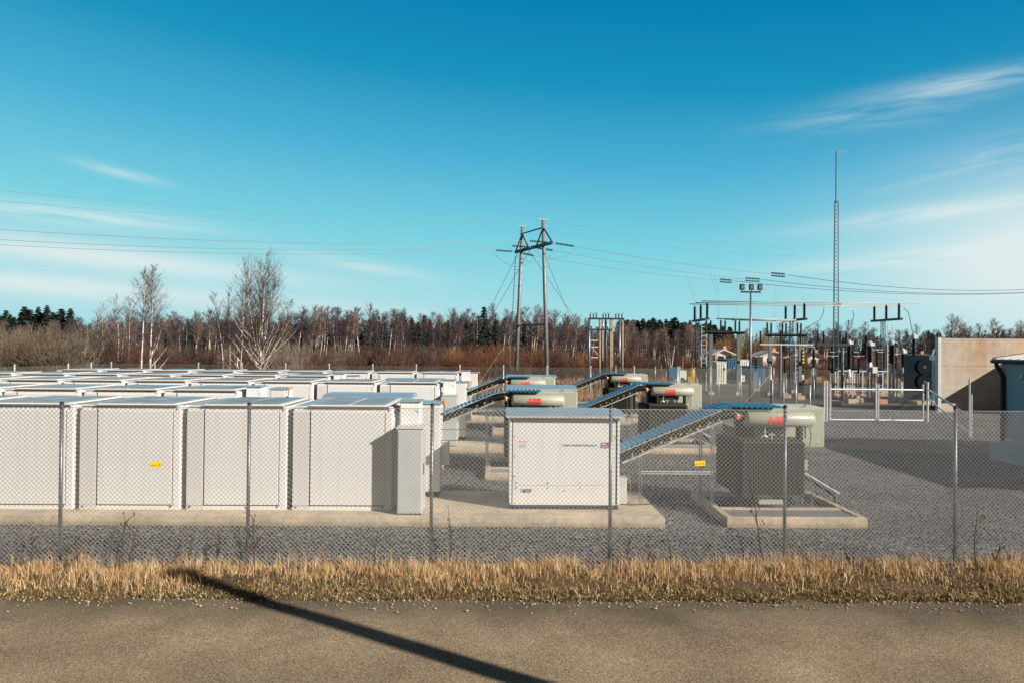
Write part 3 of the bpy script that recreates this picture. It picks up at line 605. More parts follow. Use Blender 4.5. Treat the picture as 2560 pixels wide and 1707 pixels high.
# transformer on its pit
def make_transformer():
    t = thing('transformer', '', 'transformer', group='grey-green power transformers')
    MB().bevbox(.07, 1.53, .12, 2.0, .3, 1.72, .02).build('tank', 'dgreen', t)
    # corrugated radiator walls: front, left, right
    b = MB()
    for i in range(24): x = .035+i*.0662; b.box(x, x+.014, -.075, .12, .32, 1.70)
    b.box(.0, 1.60, -.065, -.045, 1.70, 1.725); b.box(.0, 1.60, -.065, -.045, .30, .32); 
    b.box(0, .02, -.065, -.045, .32, 1.70); b.box(1.58, 1.60, -.065, -.045, .32, 1.70)
    b.cur = 1; b.box(.02, 1.58, .03, .12, .32, 1.7); b.build('front_radiator', ['finm', 'black'], t)  # black backing paints in the shade between the fins
    b = MB()
    for i in range(30): y = .15+i*.062; b.box(-.12, .07, y, y+.014, .32, 1.70)
    b.build('side_radiator', 'dgreen', t)
    b = MB()
    for i in range(30): y = .15+i*.062; b.box(1.53, 1.70, y, y+.014, .32, 1.70)
    b.build('side_radiator', 'dgreen', t)
    b = MB(); b.box(.0, 1.6, .05, 2.05, 1.72, 1.78)
    for i in range(12): b.lathe(.08+i*.13, .09, [(0, .014), (.03, .014)], 6, 'z', 1.78)
    b.build('cover', 'dgreen', t)
    for x in (.25, 1.15):
        q = MB(); q.box(x, x+.16, .0, 2.0, .06, .30); q.lathe(x+.08, .1, [(-.04, .09), (.04, .09)], 12, 'x', .09); q.build('skid', 'dgreen', t)
    MB().box(.42, 1.12, -.03, -.0, .10, .22).build('name_panel', 'olive', t)
    # conservator: horizontal cylinder with dished ends
    cx0, cx1, cy, cz, r_ = .12, 1.98, .28, 2.29, .205
    b = MB(); b.lathe(cx0, cy, [(0, .12), (.03, .17), (.07, r_), (cx1-cx0-.07, r_), (cx1-cx0-.03, .17), (cx1-cx0, .12)], 32, 'x', cz)
    con = b.build('conservator', 'olive', t, True)
    for p in con.data.polygons:
        if abs(p.normal.x) > .5: p.use_smooth = False
    tx = text('lettering', 'ABB', .27, 'red', con, (cx0+.56, 0, cz-.098), .017, .98, .004)
    bm = bmesh.new(); bm.from_mesh(tx.data)
    for i in range(-9, 10):
        g = bm.verts[:]+bm.edges[:]+bm.faces[:]; bmesh.ops.bisect_plane(bm, geom=g, plane_co=(0, 0, cz+i*.011), plane_no=(0, 0, 1))
    for v in bm.verts: dz = v.co.z-cz; v.co.y = cy-math.sqrt(max(.001, r_*r_-dz*dz))-.004+v.co.y*.3
    bm.to_mesh(tx.data); bm.free()
    b = MB()
    for z in (cz, ): b.box(cx0+.55, cx0+1.2, cy-r_-.012, cy-r_-.006, z-.006, z+.006)
    b.build('lettering_slit', 'olive', con)
    for x in (.35, 1.55): MB().box(x, x+.08, .12, .42, 1.78, cz-.15).build('bracket', 'dgreen', t)
    b = MB()
    b.tube([(1.75, .28, 2.1), (1.75, .28, 1.95), (1.72, .2, 1.8)], .02, 6); b.tube([(1.78, .08, 2.1), (1.80, .02, 1.9), (1.76, .02, 1.62), (1.66, 0, 1.58)], .012, 6); b.build('pipe', 'dgreen', t)
    b = MB(); b.bevbox(.02, 1.35, .62, 1.9, 1.78, 2.38, .04); b.box(.5, 1.2, .3, .7, 1.78, 2.08); b.build('turret', 'dgreen', t)
    b = MB(); b.tube([(.62, .12, 1.9), (.62, .12, 2.08)], .016, 6)
    for x in (.78, 1.12): b.tube([(x, .06, 1.78), (x, .06, 1.95)], .014, 6); b.tube([(x-.09, .06, 1.90), (x+.09, .06, 1.90)], .012, 6)
    b.tube([(.5, .05, 1.84), (.58, .05, 1.9), (.66, .05, 1.84)], .02, 6); b.build('valves', 'galvl', t)
    # grey-green terminal box behind the conservator
    b = MB(); b.bevbox(0.0, 2.5, .80, 1.75, 2.02, 2.58, .03); b.bevbox(1.35, 2.5, .80, 1.75, 1.50, 2.04, .02); b.build('terminal_box', 'olive', t)
    b = MB(); b.box(1.42, 2.44, .79, .80, 1.56, 2.50); dr = b.build('box_cover', 'olive', t)
    b = MB(); b.box(2.28, 2.34, .775, .79, 1.62, 1.70); b.build('latch', 'galvl', dr)
    b = MB()
    for x in (.3, .72, 1.9): b.tube([(x, .78, 2.60), (x+.04, .76, 2.66), (x+.08, .78, 2.60)], .012, 5)
    b.build('lifting_eyes', 'dgreen', t)
    b = MB(); b.box(.25, 1.15, .95, 1.7, 2.585, 2.605); b.box(1.2, 2.35, .95, 1.7, 2.585, 2.605); b.build('top_plate', 'lgrey', t)
    b = MB(); b.box(1.62, 1.70, -.02, .1, 1.0, 1.25); b.build('gauge_box', 'olive', t)
    return t
tr = make_transformer()
TL = ['grey-green transformer at the front right, nearest to the mesh fence', 'nearer left transformer with a large red-lettered tank, right behind the front inverter', 'second right transformer, behind the front cable cover',
      'rear left transformer, smaller, behind the nearer left one', 'farthest right transformer near the rear fence']
pit = thing('transformer_pit', '', 'concrete pit', group='concrete transformer pits')
b = MB(); W_, D_ = 3.5, 3.4
b.bevbox(0, W_, 0, .16, 0, .25, .015); b.bevbox(0, W_, D_-.16, D_, 0, .25, .015); b.bevbox(0, .17, .161, D_-.161, 0, .25, .015); b.bevbox(W_-.17, W_, .161, D_-.161, 0, .25, .015); b.box(.175, W_-.175, 1.05, 1.25, 0, .245)
b.build('curb', 'conc', pit)
b = MB(); b.box(.17, W_-.17, .16, D_-.16, .0, .12); b.build('pit_floor', 'gravd', pit)
b = MB()
for i in range(64): b.bar((.19+i*.0495, .17, .20), (.19+i*.0495, 1.04, .20), .008, .03)
for i in range(10): b.bar((.175, .22+i*.09, .205), (W_-.175, .22+i*.09, .205), .008, .02)
b.build('grating', 'grate', pit)
tg = thing('cable_trough', '', 'cable trough', group='short sloping cable troughs beside the transformers')
b = MB(); b.bar((.0, .2, 1.05), (.95, .0, .48), .16, .03); b.build('cover', 'white2', tg)
b = MB()
for j in range(4): b.tube([(-.25, .2+j*.04, .95), (.1, .16+j*.03, .88), (.85, .04+j*.03, .40), (.95, .02+j*.03, .02)], .03, 6)
b.tube([(.0, .0, .95), (.25, -.05, .75), (.3, -.05, .45), (.1, -.1, .3)], .012, 5); b.build('cables', 'black', tg)
for x, y, h in ((-.02, .1, 1.0), (.22, .05, .55), (.88, .02, .45)): q = MB(); q.bar((x, y, 0), (x, y, h), .04); q.build('leg', 'galv', tg)
for k in range(5):
    lt, lp, lg = P(6.08+SH[k], ROWY[k]+.52, .25), P(5.33+SH[k], ROWY[k]-.6, 0), P(8.05+SH[k], ROWY[k]+1.35, 0)
    pl = 'concrete pit with steel grating under the '+TL[k].split(',')[0]; gl = 'short sloping cable trough beside the '+TL[k].split(',')[0]
    if k == 0:
        for o, l_, s_ in ((tr, lt, TL[0]), (pit, lp, pl), (tg, lg, gl)): o.location = l_; o.rotation_euler.z = PR; o['label'] = s_
    else:
        dup(tr, lt, PR, TL[k]); dup(pit, lp, PR, pl)
        if k != 1 and k != 3: dup(tg, lg, PR, gl)

# ------------------------------------------------------------------ chain link fences
def mesh_wires(p0, p1, zb, ht, cell, r_, name, material, parent, dz=0):
    "diagonal wires of a chain link panel between two ground points"
    p0 = Vector(p0); p1 = Vector(p1); d = p1-p0; Ln = d.length; d.normalize(); nrm = Vector((-d.y, d.x, 0))
    b = MB(); k = int(Ln/cell); cell = Ln/k; rows = int(ht/cell)
    h = rows*cell; vs = []; fs = []; NS = 6 if r_ < .0045 and cell < .09 else 3; ring6 = [(math.cos(2*math.pi*i/NS), math.sin(2*math.pi*i/NS)) for i in range(NS)]
    def strand(s0, s1, z0, z1, off):
        A = p0+d*s0; B = p0+d*s1; o = len(vs); du = Vector((0, 0, 1))*.7*r_+d*(-.7*r_ if s1 > s0 else .7*r_)
        za = dz*s0/Ln; zc = dz*s1/Ln
        for Pq, z in ((A, z0+za), (B, z1+zc)):
            for q in ring6:
                w = Pq+nrm*(q[0]*r_)+du*(q[1]*1.41)+nrm*off; vs.append((w.x, w.y, w.z+z))
        for i in range(NS): fs.append((o+i, o+(i+1) % NS, o+NS+(i+1) % NS, o+NS+i))
    for i in range(-rows, k+1):
        for sgn in (1, -1):
            if sgn == 1: s0, s1, z0, z1 = i*cell, (i+rows)*cell, zb, zb+h
            else: s0, s1, z0, z1 = (i+rows)*cell, i*cell, zb, zb+h
            # clip to [0, Ln]
            def cut(sa, za_, sb, zb_):
                if sa == sb: return None
                def lim(s_, z_, so_, zo_):
                    if s_ < 0: q = (0-s_)/(so_-s_); return 0, z_+(zo_-z_)*q
                    if s_ > Ln: q = (Ln-s_)/(so_-s_); return Ln, z_+(zo_-z_)*q
                    return s_, z_
                a_ = lim(sa, za_, sb, zb_); b_ = lim(sb, zb_, sa, za_)
                if max(a_[0], b_[0]) <= 1e-6 or min(a_[0], b_[0]) >= Ln-1e-6: return None
                return a_, b_
            c_ = cut(s0, z0, s1, z1)
            if c_: strand(c_[0][0], c_[1][0], c_[0][1], c_[1][1], r_*.8*sgn)
    b.add(vs, fs)
    for z in (zb+.02, zb+h-.01): b.tube([(p0.x, p0.y, p0.z+z), (p1.x, p1.y, p1.z+z+dz)], r_*1.15, 4)
    return b.build(name, material, parent, NS == 6)
ff = thing('mesh_fence', 'tall galvanised chain link fence with round posts along the near verge', 'fence')
fx = [-7.93-3.25*2+3.25*i for i in range(9)]
fh = [2.98]*9
mesh_wires((fx[0], fence_y(fx[0])-.035, 0), (fx[-1], fence_y(fx[-1])-.035, 0), .42, 2.92, .0815, .0032, 'mesh', 'wire', ff)
for x in fx:
    y = fence_y(x)+.01
    q = MB(); q.tube([(x, y, .2), (x, y, .41+2.92)], .032, 12); o = q.build('post', 'galv', ff, True)
    q = MB(); q.lathe(x, y, [(0, .037), (.035, .037), (.05, .02)], 12, 'z', .41+2.90); q.build('cap', 'gasket', o)
    q = MB(); 
    for z in (.8, 1.6, 2.5, 3.2): q.lathe(x, y-.036, [(0, .008), (.02, .008)], 6, 'y', z)
    q.build('clips', 'galvl', o)
def warn(px, py, tilt, label, w=.195, h=.095):
    Y = fence_y(X(px, 13.5, py))-.06; p = at(px, py, Y)
    t = thing('warning_sign', label, 'sign', p, 0, 'yellow warning signs on the mesh fence'); t.rotation_euler = (0, tilt, R(2.9))
    MB().box(-w/2, w/2, -.002, .002, -h/2, h/2).build('plate', 'yellow', t)
    text('lettering', 'Hengenvaara', .022, 'blk', t, (-w/2+.008, -.003, -.018), .0006, .9, .001)
    b = MB(); tx, r_ = w/2-.036, .034
    def tri(s, yy): return [(tx+s*math.cos(R(90+120*i)), yy, -.006+s*math.sin(R(90+120*i))) for i in range(3)]
    b.add(tri(r_, -.0035)+tri(r_*.72, -.0035), [(0, 1, 4, 3), (1, 2, 5, 4), (2, 0, 3, 5)]); b.add([(tx+.004, -.0035, .010), (tx-.006, -.0035, -.006), (tx+.002, -.0035, -.005), (tx-.002, -.0035, -.018), (tx+.008, -.0035, -.002), (tx, -.0035, -.002)], [(0, 1, 2, 3, 4, 5)])
    b.build('danger_triangle', 'blk', t)
warn(389, 1160, 0, 'small yellow warning sign on the fence in front of the white cabinets')
warn(1750, 1157, R(-3), 'small yellow warning sign, slightly tilted, beside the front transformer')

# rear fence
def fence(name, label, pts, spacing, ht, cell, r_, pr=.03, zb=.0, group=None, postmat='galvl', extra=.08):
    t = thing(name, label, 'fence', group=group)
    for a_, b_ in zip(pts, pts[1:]):
        a_ = Vector((*a_, 0)); b_ = Vector((*b_, 0)); n_ = max(1, round((b_-a_).length/spacing))
        mesh_wires(a_, b_, zb, ht, cell, r_, 'mesh', 'wiref', t)
        for i in range(n_+(1 if b_.xy == Vector(pts[-1]) else 0)):
            p = a_.lerp(b_, i/n_); q = MB(); q.tube([(p.x, p.y+.05, -.02), (p.x, p.y+.05, zb+ht+extra)], pr, 8); q.build('post', postmat, t, True)
    return t
FY = 57.5
fence('rear_fence', 'chain link fence running across behind the battery rows', [(X(-120, 44), 44), (X(170, 51), 51), (X(278, FY), FY), (X(1695, FY), FY)], 3.35, 2.98, .10, .0035, .055)
fence('substation_fence', 'chain link fence with braced posts between the battery yard and the substation', [(X(1700, FY), FY-.0), (X(1928, 59), 59)], 2.4, 3.0, .10, .0035, .05)
b = MB(); b.tube([at(1865, 1002, 59), at(1926, 936, 59)], .04, 6); tag(b.build('fence_brace', 'galvl'), 'slanting steel brace against the end post of the substation fence', 'brace')
fence('yard_fence', 'low wire fence with grey posts left of the double gate', [(X(1928, 59)+.1, 58.9), (X(2066, 46.5), 46.5)], 3.4, 2.0, .14, .003, .05)
fence('inner_fence', 'row of thin fence posts inside the substation beyond the gate', [(X(1690, 66), 66), (X(1900, 70), 70), (X(2190, 62), 62), (X(2330, 56), 56)], 2.6, 1.7, .16, .003, .04)
fence('outer_fence', 'thin posts and wire fence beyond the substation equipment', [(X(1540, 100), 100), (X(2330, 100), 100)], 5.5, 2.0, .2, .006, .06)
# double gate
gt = thing('double_gate', 'white tubular steel double gate into the substation yard', 'gate', (0, 0, 0))
GY = 46.0
for i, (pa, pb) in enumerate(((2076, 2190), (2196, 2308))):
    xa, xb = X(pa, GY), X(pb, GY); b = MB(); z0, z1 = .12, 2.0
    for x in (xa, xb): b.tube([(x, GY, z0), (x, GY, z1+.35)], .06, 8)
    for z in (z0, z1): b.tube([(xa, GY, z), (xb, GY, z)], .055, 8)
    lf = b.build('gate_leaf', 'galvl', gt); mesh_wires((xa, GY, 0), (xb, GY, 0), z0, z1-z0, .14, .003, 'mesh', 'wire', lf)
for px in (2061, 2068, 2320): x = X(px, GY); b = MB(); b.tube([(x, GY+.02, -.1), (x, GY+.02, 2.5)], .07, 8); b.build('gate_post', 'galvl', gt)
b = MB()
x0 = X(2320, GY); x1 = X(2425, 38.5)
b.tube([(x0, GY, 2.05), (x1, 38.5, 1.02)], .05, 8); b.tube([(x0, GY, 1.5), (x1, 38.5, .12)], .05, 8)
b.build('sloping_rail', 'galvl', gt)
for px, Yq, h in ((2424, 38.5, 3.0), (2429, 38.3, 2.2)): x = X(px, Yq); q = MB(); q.tube([(x, Yq, -.1), (x, Yq, h)], .045, 8); q.build('end_post', 'galvl', gt)

# ------------------------------------------------------------------ buildings at the right
cw = thing('concrete_wall', 'rust streaked concrete fire wall at the right, taller than the gate', 'wall', (0, 0, 0))
WY = 54.0; wx = X(2352, WY)
for j, (z0, z1) in enumerate(((-.2, .75), (.762, 1.6), (1.612, 3.35), (3.38, 5.36))):
    b = MB(); b.box(0, 14, 0, .25, z0, z1); o = b.build('wall_panel', 'rust', cw)
b = MB(); b.box(-.22, -.003, -.06, .32, -.2, 5.42)
for z in (1.0, 2.0, 3.0, 4.1): b.box(0, .1, -.04, -.003, z, z+.06)
b.build('steel_column', 'galvl', cw)
cw.location = (wx, WY, 0)
bb = thing('outbuilding', 'building beside the concrete wall whose shadow falls on it', 'building', (X(2352, WY)+5.6, 50.2, 0))
MB().box(.5, 9, 0.4, 3.7, 0, 4.1).build('wall', 'cladb', bb)
b = MB(); b.add([(0, 0, 4.1), (9.5, 0, 4.1), (9.5, 3.78, 4.1), (0, 3.78, 4.1), (0, 0, 4.25), (9.5, 0, 4.25), (9.5, 3.78, 4.25), (0, 3.78, 4.25)], [(0,3,2,1),(4,5,6,7),(0,1,5,4),(1,2,6,5),(2,3,7,6),(3,0,4,7)]); b.build('roof', 'roofw', bb)
# switchgear building: eave wall in shade, corner at px 2503
sb = thing('switchgear_building', 'blue-grey clad building with pale metal roof at the right edge', 'building', (0, 0, 0))
A = Vector((X(2486, 32.0), 32.0, 0))
ez = Z(2490, 897, 32)
BX0 = X(2506, 31.6); BY1 = 31.6; BY0 = 20.2; ex = A.x
MB().box(BX0, BX0+9, BY0, BY1, .72, ez-.08).build('wall', 'cladb', sb)
b = MB(); x0, x1, xm = ex-.05, BX0+9.6, BX0+4.6; y0, y1 = BY0-.7, 32.0; zr = ez+.75
b.add([(x0, y0, ez), (xm, y0, zr), (x1, y0, ez), (x0, y1, ez), (xm, y1, zr), (x1, y1, ez)], [(0, 1, 4, 3), (1, 2, 5, 4)])
b.add([(x0, y0, ez-.09), (xm, y0, zr-.09), (x1, y0, ez-.09), (x0, y1, ez-.09), (xm, y1, zr-.09), (x1, y1, ez-.09)], [(3, 4, 1, 0), (4, 5, 2, 1)])
b.add([(x0, y0, ez), (x0, y1, ez), (x0, y1, ez-.09), (x0, y0, ez-.09)], [(0, 1, 2, 3)])
for i in range(26):
    y = y0+.2+i*(y1-y0-.4)/25; b.bar((x0, y, ez+.025), (xm, y, zr+.025), .03, .05)
b.build('roof', 'roofw', sb)
b = MB(); b.bar((x0, y1+.02, ez-.05), (xm, y1+.02, zr-.05), .05, .22); b.bar((x0, y0-.02, ez-.05), (xm, y0-.02, zr-.05), .05, .22); b.build('fascia', 'dkfascia', sb)
b = MB(); b.tube([(x0-.06, y0, ez-.1), (x0-.06, y1, ez-.1)], .08, 8); b.build('gutter', 'steel', sb)
b = MB(); b.tube([(x0-.04, y1-.25, ez-.12), (x0, y1-.25, ez-.3), (BX0-.08, BY1-.15, ez-.75), (BX0-.08, BY1-.15, .5)], .09, 8); b.build('downpipe', 'gasket', sb)
b = MB(); b.box(BX0-.25, BX0, BY1-1.6, BY1-1.45, ez-.75, ez-.6); b.lathe(BX0-.3, BY1-1.52, [(0, .1), (.06, .12)], 8, 'z', ez-.8); b.build('wall_lamp', 'offw', sb)
MB().box(X(2474, 30.6), BX0+9.4, BY0-.5, 30.6, -.1, .72).build('plinth', 'cladb', sb)
# power transformer behind the wall edge
pt = thing('substation_transformer', 'dark teal power transformer with round fans beside the concrete wall', 'transformer', (0, 0, 0))
TY = 62.0; x0, x1 = X(2322, TY), X(2354, TY); MB().bevbox(x0, x1, TY, TY+4, .3, Z(2340, 888, TY), .05).build('tank', 'tank', pt)
b = MB()
for i in range(5): x = x0-.02+i*.12; b.box(x, x+.06, TY-.5, TY-.003, 1.0, Z(2340, 900, TY))
b.build('radiator', 'tank', pt)
for py in (917, 954):
    p = at(2312, py, TY-.5); q = MB(); q.lathe(p.x, p.y, [(0, .62), (.1, .64), (.45, .64), (.5, .5)], 16, 'y', p.z); fo = q.build('fan', 'fan', pt)
    q = MB(); q.lathe(p.x, p.y-.03, [(0, .12), (.025, .12)], 8, 'y', p.z); q.build('fan_hub', 'tank', fo)
for px, yo in ((2328, .5), (2343, 1.5), (2350, 2.6)):
    q = MB(); x = X(px, TY+yo); q.insul(x, TY+yo, Z(2340, 888, TY), Z(2340, 832, TY), .11); q.build('bushing', 'porc', pt)
b = MB(); b.tube([(x0+.3, TY+.1, 4.0), (x0+.5, TY+.1, 4.6)], .08, 6); b.cbox(x0+.7, TY-.1, 3.2, .3, .2, .9); b.build('pipework', 'galvl', pt)
MB().box(x0-1.5, x1+3, TY-1, TY+5, -.05, .3).build('foundation', 'conc', pt)

# ------------------------------------------------------------------ substation
sheet('substation_yard', np.linspace(X(1700, 62), 75, 8), np.linspace(58, 99, 6), lambda x, y: 0*x+.008, 'gravd')
SY = 76.0
def busbar_support(px, pytop, Y, rungs, label):
    xb = X(px, Y); zt = Z(px, 803, Y)
    t = thing('busbar_support', label, 'busbar support', (xb, Y, 0), 0, 'ladder towers carrying the upper busbars')
    b = MB()
    for sx in (-.42, -.12):
        for sy in (-.15, .15): b.bar((sx, sy, 0), (sx, sy, zt), .05)
    n_ = 16
    for i in range(n_):
        z = zt*i/n_; z2 = zt*(i+1)/n_; b.bar((-.42, -.15, z), (-.12, -.15, z2), .03); b.bar((-.12, .15, z), (-.42, .15, z2), .03)
    b.build('column', 'mast', t)
    b = MB(); b.bar((.1, -.2, 0), (.1, -.2, zt-.3), .07); b.bar((.62, -.2, 0), (.62, -.2, zt-.3), .07)
    for i in range(rungs): z = .3+(zt-.9)*i/(rungs-1); b.bar((.1, -.2, z), (.62, -.2, z), .05)
    b.build('ladder', 'galvl', t)
    b = MB(); b.box(-.12, .18, -3.0, 3.0, zt, zt+.22); b.build('beam', 'steel', t)
    for y in (-2.5, 0, 2.5): q = MB(); q.insul(0.05, y, zt+.22, zt+1.55, .17); q.lathe(.05, y, [(0, .07), (.12, .1)], 6, 'z', zt+1.55); q.build('insulator', 'porc', t)
    b = MB(); b.box(-.55, .0, -.3, .3, -.1, .35); b.box(.0, .75, -.35, 0, -.1, .2); b.build('footing', 'conc', t)
    return zt
zt = 0
for px, lb in ((1750, 'left ladder tower carrying the three long upper busbars'), (1985, 'middle ladder tower carrying the three long upper busbars'), (2214, 'right ladder tower carrying the three long upper busbars')):
    zt = busbar_support(px, 770, SY, 15, lb)
for y, lb in ((-2.5, 'nearest'), (0, 'middle'), (2.5, 'farthest')):
    b = MB(); x0 = X(1750, SY)-.5; x1 = X(2214, SY)+2.0
    b.tube([(x0, SY+y, zt+1.72), (x0+(x1-x0)*.3, SY+y, zt+1.68), (x0+(x1-x0)*.6, SY+y, zt+1.66), (x1, SY+y, zt+1.7)], .042, 8)
    tag(b.build('busbar', 'alu', None, True), f'{lb} of the three long upper busbars over the substation', 'busbar', 'upper busbars')
def disconnector(pa, pb, ybeam, Y, ntop, label, posts, zi=1.05, group='disconnector frames'):
    xa, xb = X(pa, Y), X(pb, Y); zb_ = Z((pa+pb)/2, ybeam, Y)
    t = thing('disconnector', label, 'disconnector', (xa, Y, 0), 0, group); w = xb-xa
    b = MB(); b.box(0, w, -.15, .15, zb_-.2, zb_); b.box(-.1, w+.1, -.35, -.2, zb_-.05, zb_+.05); b.build('beam', 'steel', t)
    for p in posts:
        x = X(p, Y)-xa; q = MB(); q.box(x-.16, x+.16, -.12, .12, 0, zb_-.2); po = q.build('post', 'galv', t); q = MB(); q.box(x-.3, x+.3, -.3, .3, -.1, .3); q.build('footing', 'conc', po)
    for i in range(ntop):
        x = w*(i+.15)/(ntop-.7)*.98; dy = (.9 if i % 2 else -.1)
        q = MB(); q.insul(x, dy, zb_, zb_+zi, .13); q.lathe(x, dy, [(0, .06), (.1, .08)], 6, 'z', zb_+zi); q.build('insulator', 'porc', t)
    b = MB()
    for i in range(0, ntop-1, 2): x = w*(i+.15)/(ntop-.7)*.98; x2 = w*(i+1.15)/(ntop-.7)*.98; b.tube([(x, -.1, zb_+zi+.1), (x2, .9, zb_+zi+.1)], .03, 6); b.tube([(x-.1, -.1, zb_+zi+.1), (x-.15, -.1, zb_+zi+.4)], .025, 5)
    b.build('contact_arm', 'alu', t)
disconnector(1762, 1860, 830, 72, 6, 'disconnector frame on two dark posts right of the left ladder tower', [1777, 1846])
disconnector(1914, 2016, 836, 72, 6, 'disconnector frame left of the middle ladder tower', [1925, 2000])
for dy, lb in ((0, 'nearer'), (1.6, 'middle'), (3.2, 'farther')):
    b = MB(); Y = 72+dy; b.tube([(X(1790, Y)+dy*.5, Y, Z(1800, 797, 72)), (X(1990, Y), Y, Z(1990, 800, 72))], .05, 8)
    tag(b.build('busbar', 'alu', None, True), f'{lb} short lower busbar below the long upper ones', 'busbar', 'lower busbars')
# long low beam with insulators
t = thing('insulator_beam', 'long thin pale beam with upright insulators in mid substation', 'beam', (0, 70, 0)); xa, xb = X(1899, 70), X(2118, 70); zb_ = Z(2000, 860, 70)
b = MB(); b.box(xa, xb, -.08, .08, zb_-.12, zb_); b.build('beam', 'galvl', t)
for p in (1951, 2106): x = X(p, 70); q = MB(); q.tube([(x, 0, 0), (x, 0, zb_-.12)], .13, 10); q.build('post', 'galv', t)
for p in (1901, 1951, 2001, 2044, 2059, 2100, 2115): x = X(p, 70); q = MB(); q.insul(x, 0, zb_, zb_+1.2, .12); q.build('insulator', 'porc', t)
b = MB(); b.tube([(X(2044, 70), 0, zb_+1.22), (X(2059, 70), 0, zb_+1.22)], .04, 6); b.tube([(X(2100, 70), 0, zb_+1.22), (X(2115, 70), 0, zb_+1.22)], .04, 6); b.box(X(2040, 70), X(2120, 70), -.25, -.09, zb_-.16, zb_+.1); b.build('contact_arm', 'steel', t)
# hazard striped guard
t = thing('hazard_post', 'steel post with yellow and black striped guard beside the middle ladder tower', 'post', (X(2008, 73.5), 73.5, 0))
b = MB(); b.bar((0, 0, 0), (0, 0, 5.2), .12); b.build('post', 'galv', t)
b = MB()
for i in range(14): b.box(-.08, .08, -.09, -.062, .4+i*.34, .57+i*.34)
b.build('yellow_stripes', 'yellow', t); b = MB()
for i in range(14): b.box(-.08, .08, -.09, -.062, .572+i*.34, .738+i*.34)
b.build('black_stripes', 'blk', t)
def breaker(px, y0, y1, Y, r_, label, box=True, brace=False):
    x = X(px, Y); za, zb_ = Z(px, y1, Y), Z(px, y0, Y)
    t = thing('circuit_breaker', label, 'circuit breaker', (x, Y, 0), 0, 'circuit breakers and instrument transformers')
    q = MB(); q.insul(0, 0, za, zb_, r_, 12); q.build('insulator', 'porc', t)
    q = MB(); q.lathe(0, 0, [(0, r_*.7), (.1, r_*.95), (.35, r_*.95), (.5, r_*.4)], 12, 'z', zb_); q.box(.1, .1+r_*1.2, -.1, .1, zb_+.05, zb_+.35); q.build('head', 'galvl', t)
    q = MB(); q.lathe(0, 0, [(-.85, .2), (-.7, .26), (-.3, .24), (0, .17)], 12, 'z', za); q.build('base', 'galvl', t)
    if box: q = MB(); q.bevbox(.05, .5, -.45, -.1, za-.95, za-.4, .02); q.build('drive_box', 'offw', t)
    q = MB()
    for sx in (-.16, .16): q.box(sx-.05, sx+.05, -.1, .1, 0, za-.8)
    for i in range(5): z = .4+i*(za-1.4)/5; q.bar((-.16, -.08, z), (.16, -.08, z+.35), .04)
    if brace: q.tube([(0, 0, za-1), (1.0, 0, .2)], .04, 6); q.tube([(0, 0, za-1), (-1.0, 0, .2)], .04, 6)
    q.build('stand', 'galvl', t); q = MB(); q.box(-.4, .4, -.35, .35, -.1, .28); q.build('footing', 'brick', t)
breaker(2174, 866, 905, 66, .28, 'circuit breaker with thick dark insulator left of the right ladder tower')
breaker(2229, 864, 908, 66, .32, 'thick dark circuit breaker just right of the right ladder tower')
breaker(2257, 884, 918, 67, .2, 'slimmer instrument transformer on a braced stand, second from the right', True, True)
breaker(2284, 848, 903, 65, .2, 'tall instrument transformer nearest to the dark teal transformer')
breaker(2122, 862, 922, 72, .26, 'tall dark double insulator right of the mast', False)
def platform(pa, pb, py, Y, prs, label, zi=1.55):
    xa, xb = X(pa, Y), X(pb, Y); zb_ = Z((pa+pb)/2, py, Y); w = xb-xa
    t = thing('switch_platform', label, 'switch', (xa, Y, 0), 0, 'low switch platforms')
    b = MB(); b.lathe(w/2, 0, [(-.25, w*.3), (-.12, w*.5), (0, w*.5)], 12, 'z', zb_); b.build('platform', 'steel', t)
    b = MB()
    for x in (w*.3, w*.7): b.bar((x, 0, 0), (x, 0, zb_-.25), .09)
    for i in range(8): z = .3+i*(zb_-.6)/8; b.bar((w*.3, 0, z), (w*.7, 0, z), .04)
    b.build('stand', 'galvl', t)
    for p in prs: x = X(p, Y)-xa; q = MB(); q.insul(x, 0, zb_, zb_+zi, .13); q.lathe(x, 0, [(0, .08), (.16, .05)], 6, 'z', zb_+zi); q.build('insulator', 'porc', t)
    x, x2 = X(prs[0], Y)-xa, X(prs[1], Y)-xa; b = MB(); b.tube([(x, 0, zb_+zi), (x2, 0, zb_+zi)], .035, 6); b.build('contact_arm', 'alu', t)
    MB().box(-.1, w+.1, -.5, .5, -.1, .25).build('footing', 'brick', t)
platform(2069, 2097, 920, 72, [2073, 2090], 'left low switch platform with two upright insulators')
platform(2127, 2157, 920, 72, [2133, 2150], 'middle low switch platform with two upright insulators')
platform(2186, 2216, 920, 72, [2193, 2210], 'right low switch platform with two upright insulators')
t = thing('equipment_rack', 'galvanised pipe rack joining the low switch platforms', 'rack', (0, 70.5, 0)); b = MB()
z1 = Z(2160, 927, 70.5)
for p in (2095, 2131, 2157, 2175, 2222): x = X(p, 70.5); b.bar((x, 0, 0), (x, 0, z1), .09)
b.bar((X(2095, 70.5), 0, z1), (X(2222, 70.5), 0, z1), .1); b.bar((X(2080, 70.5), 0, .9), (X(2310, 70.5), 0, .9), .06); b.bar((X(2080, 70.5), 0, .6), (X(2310, 70.5), 0, .6), .06); b.build('frame', 'galvl', t)
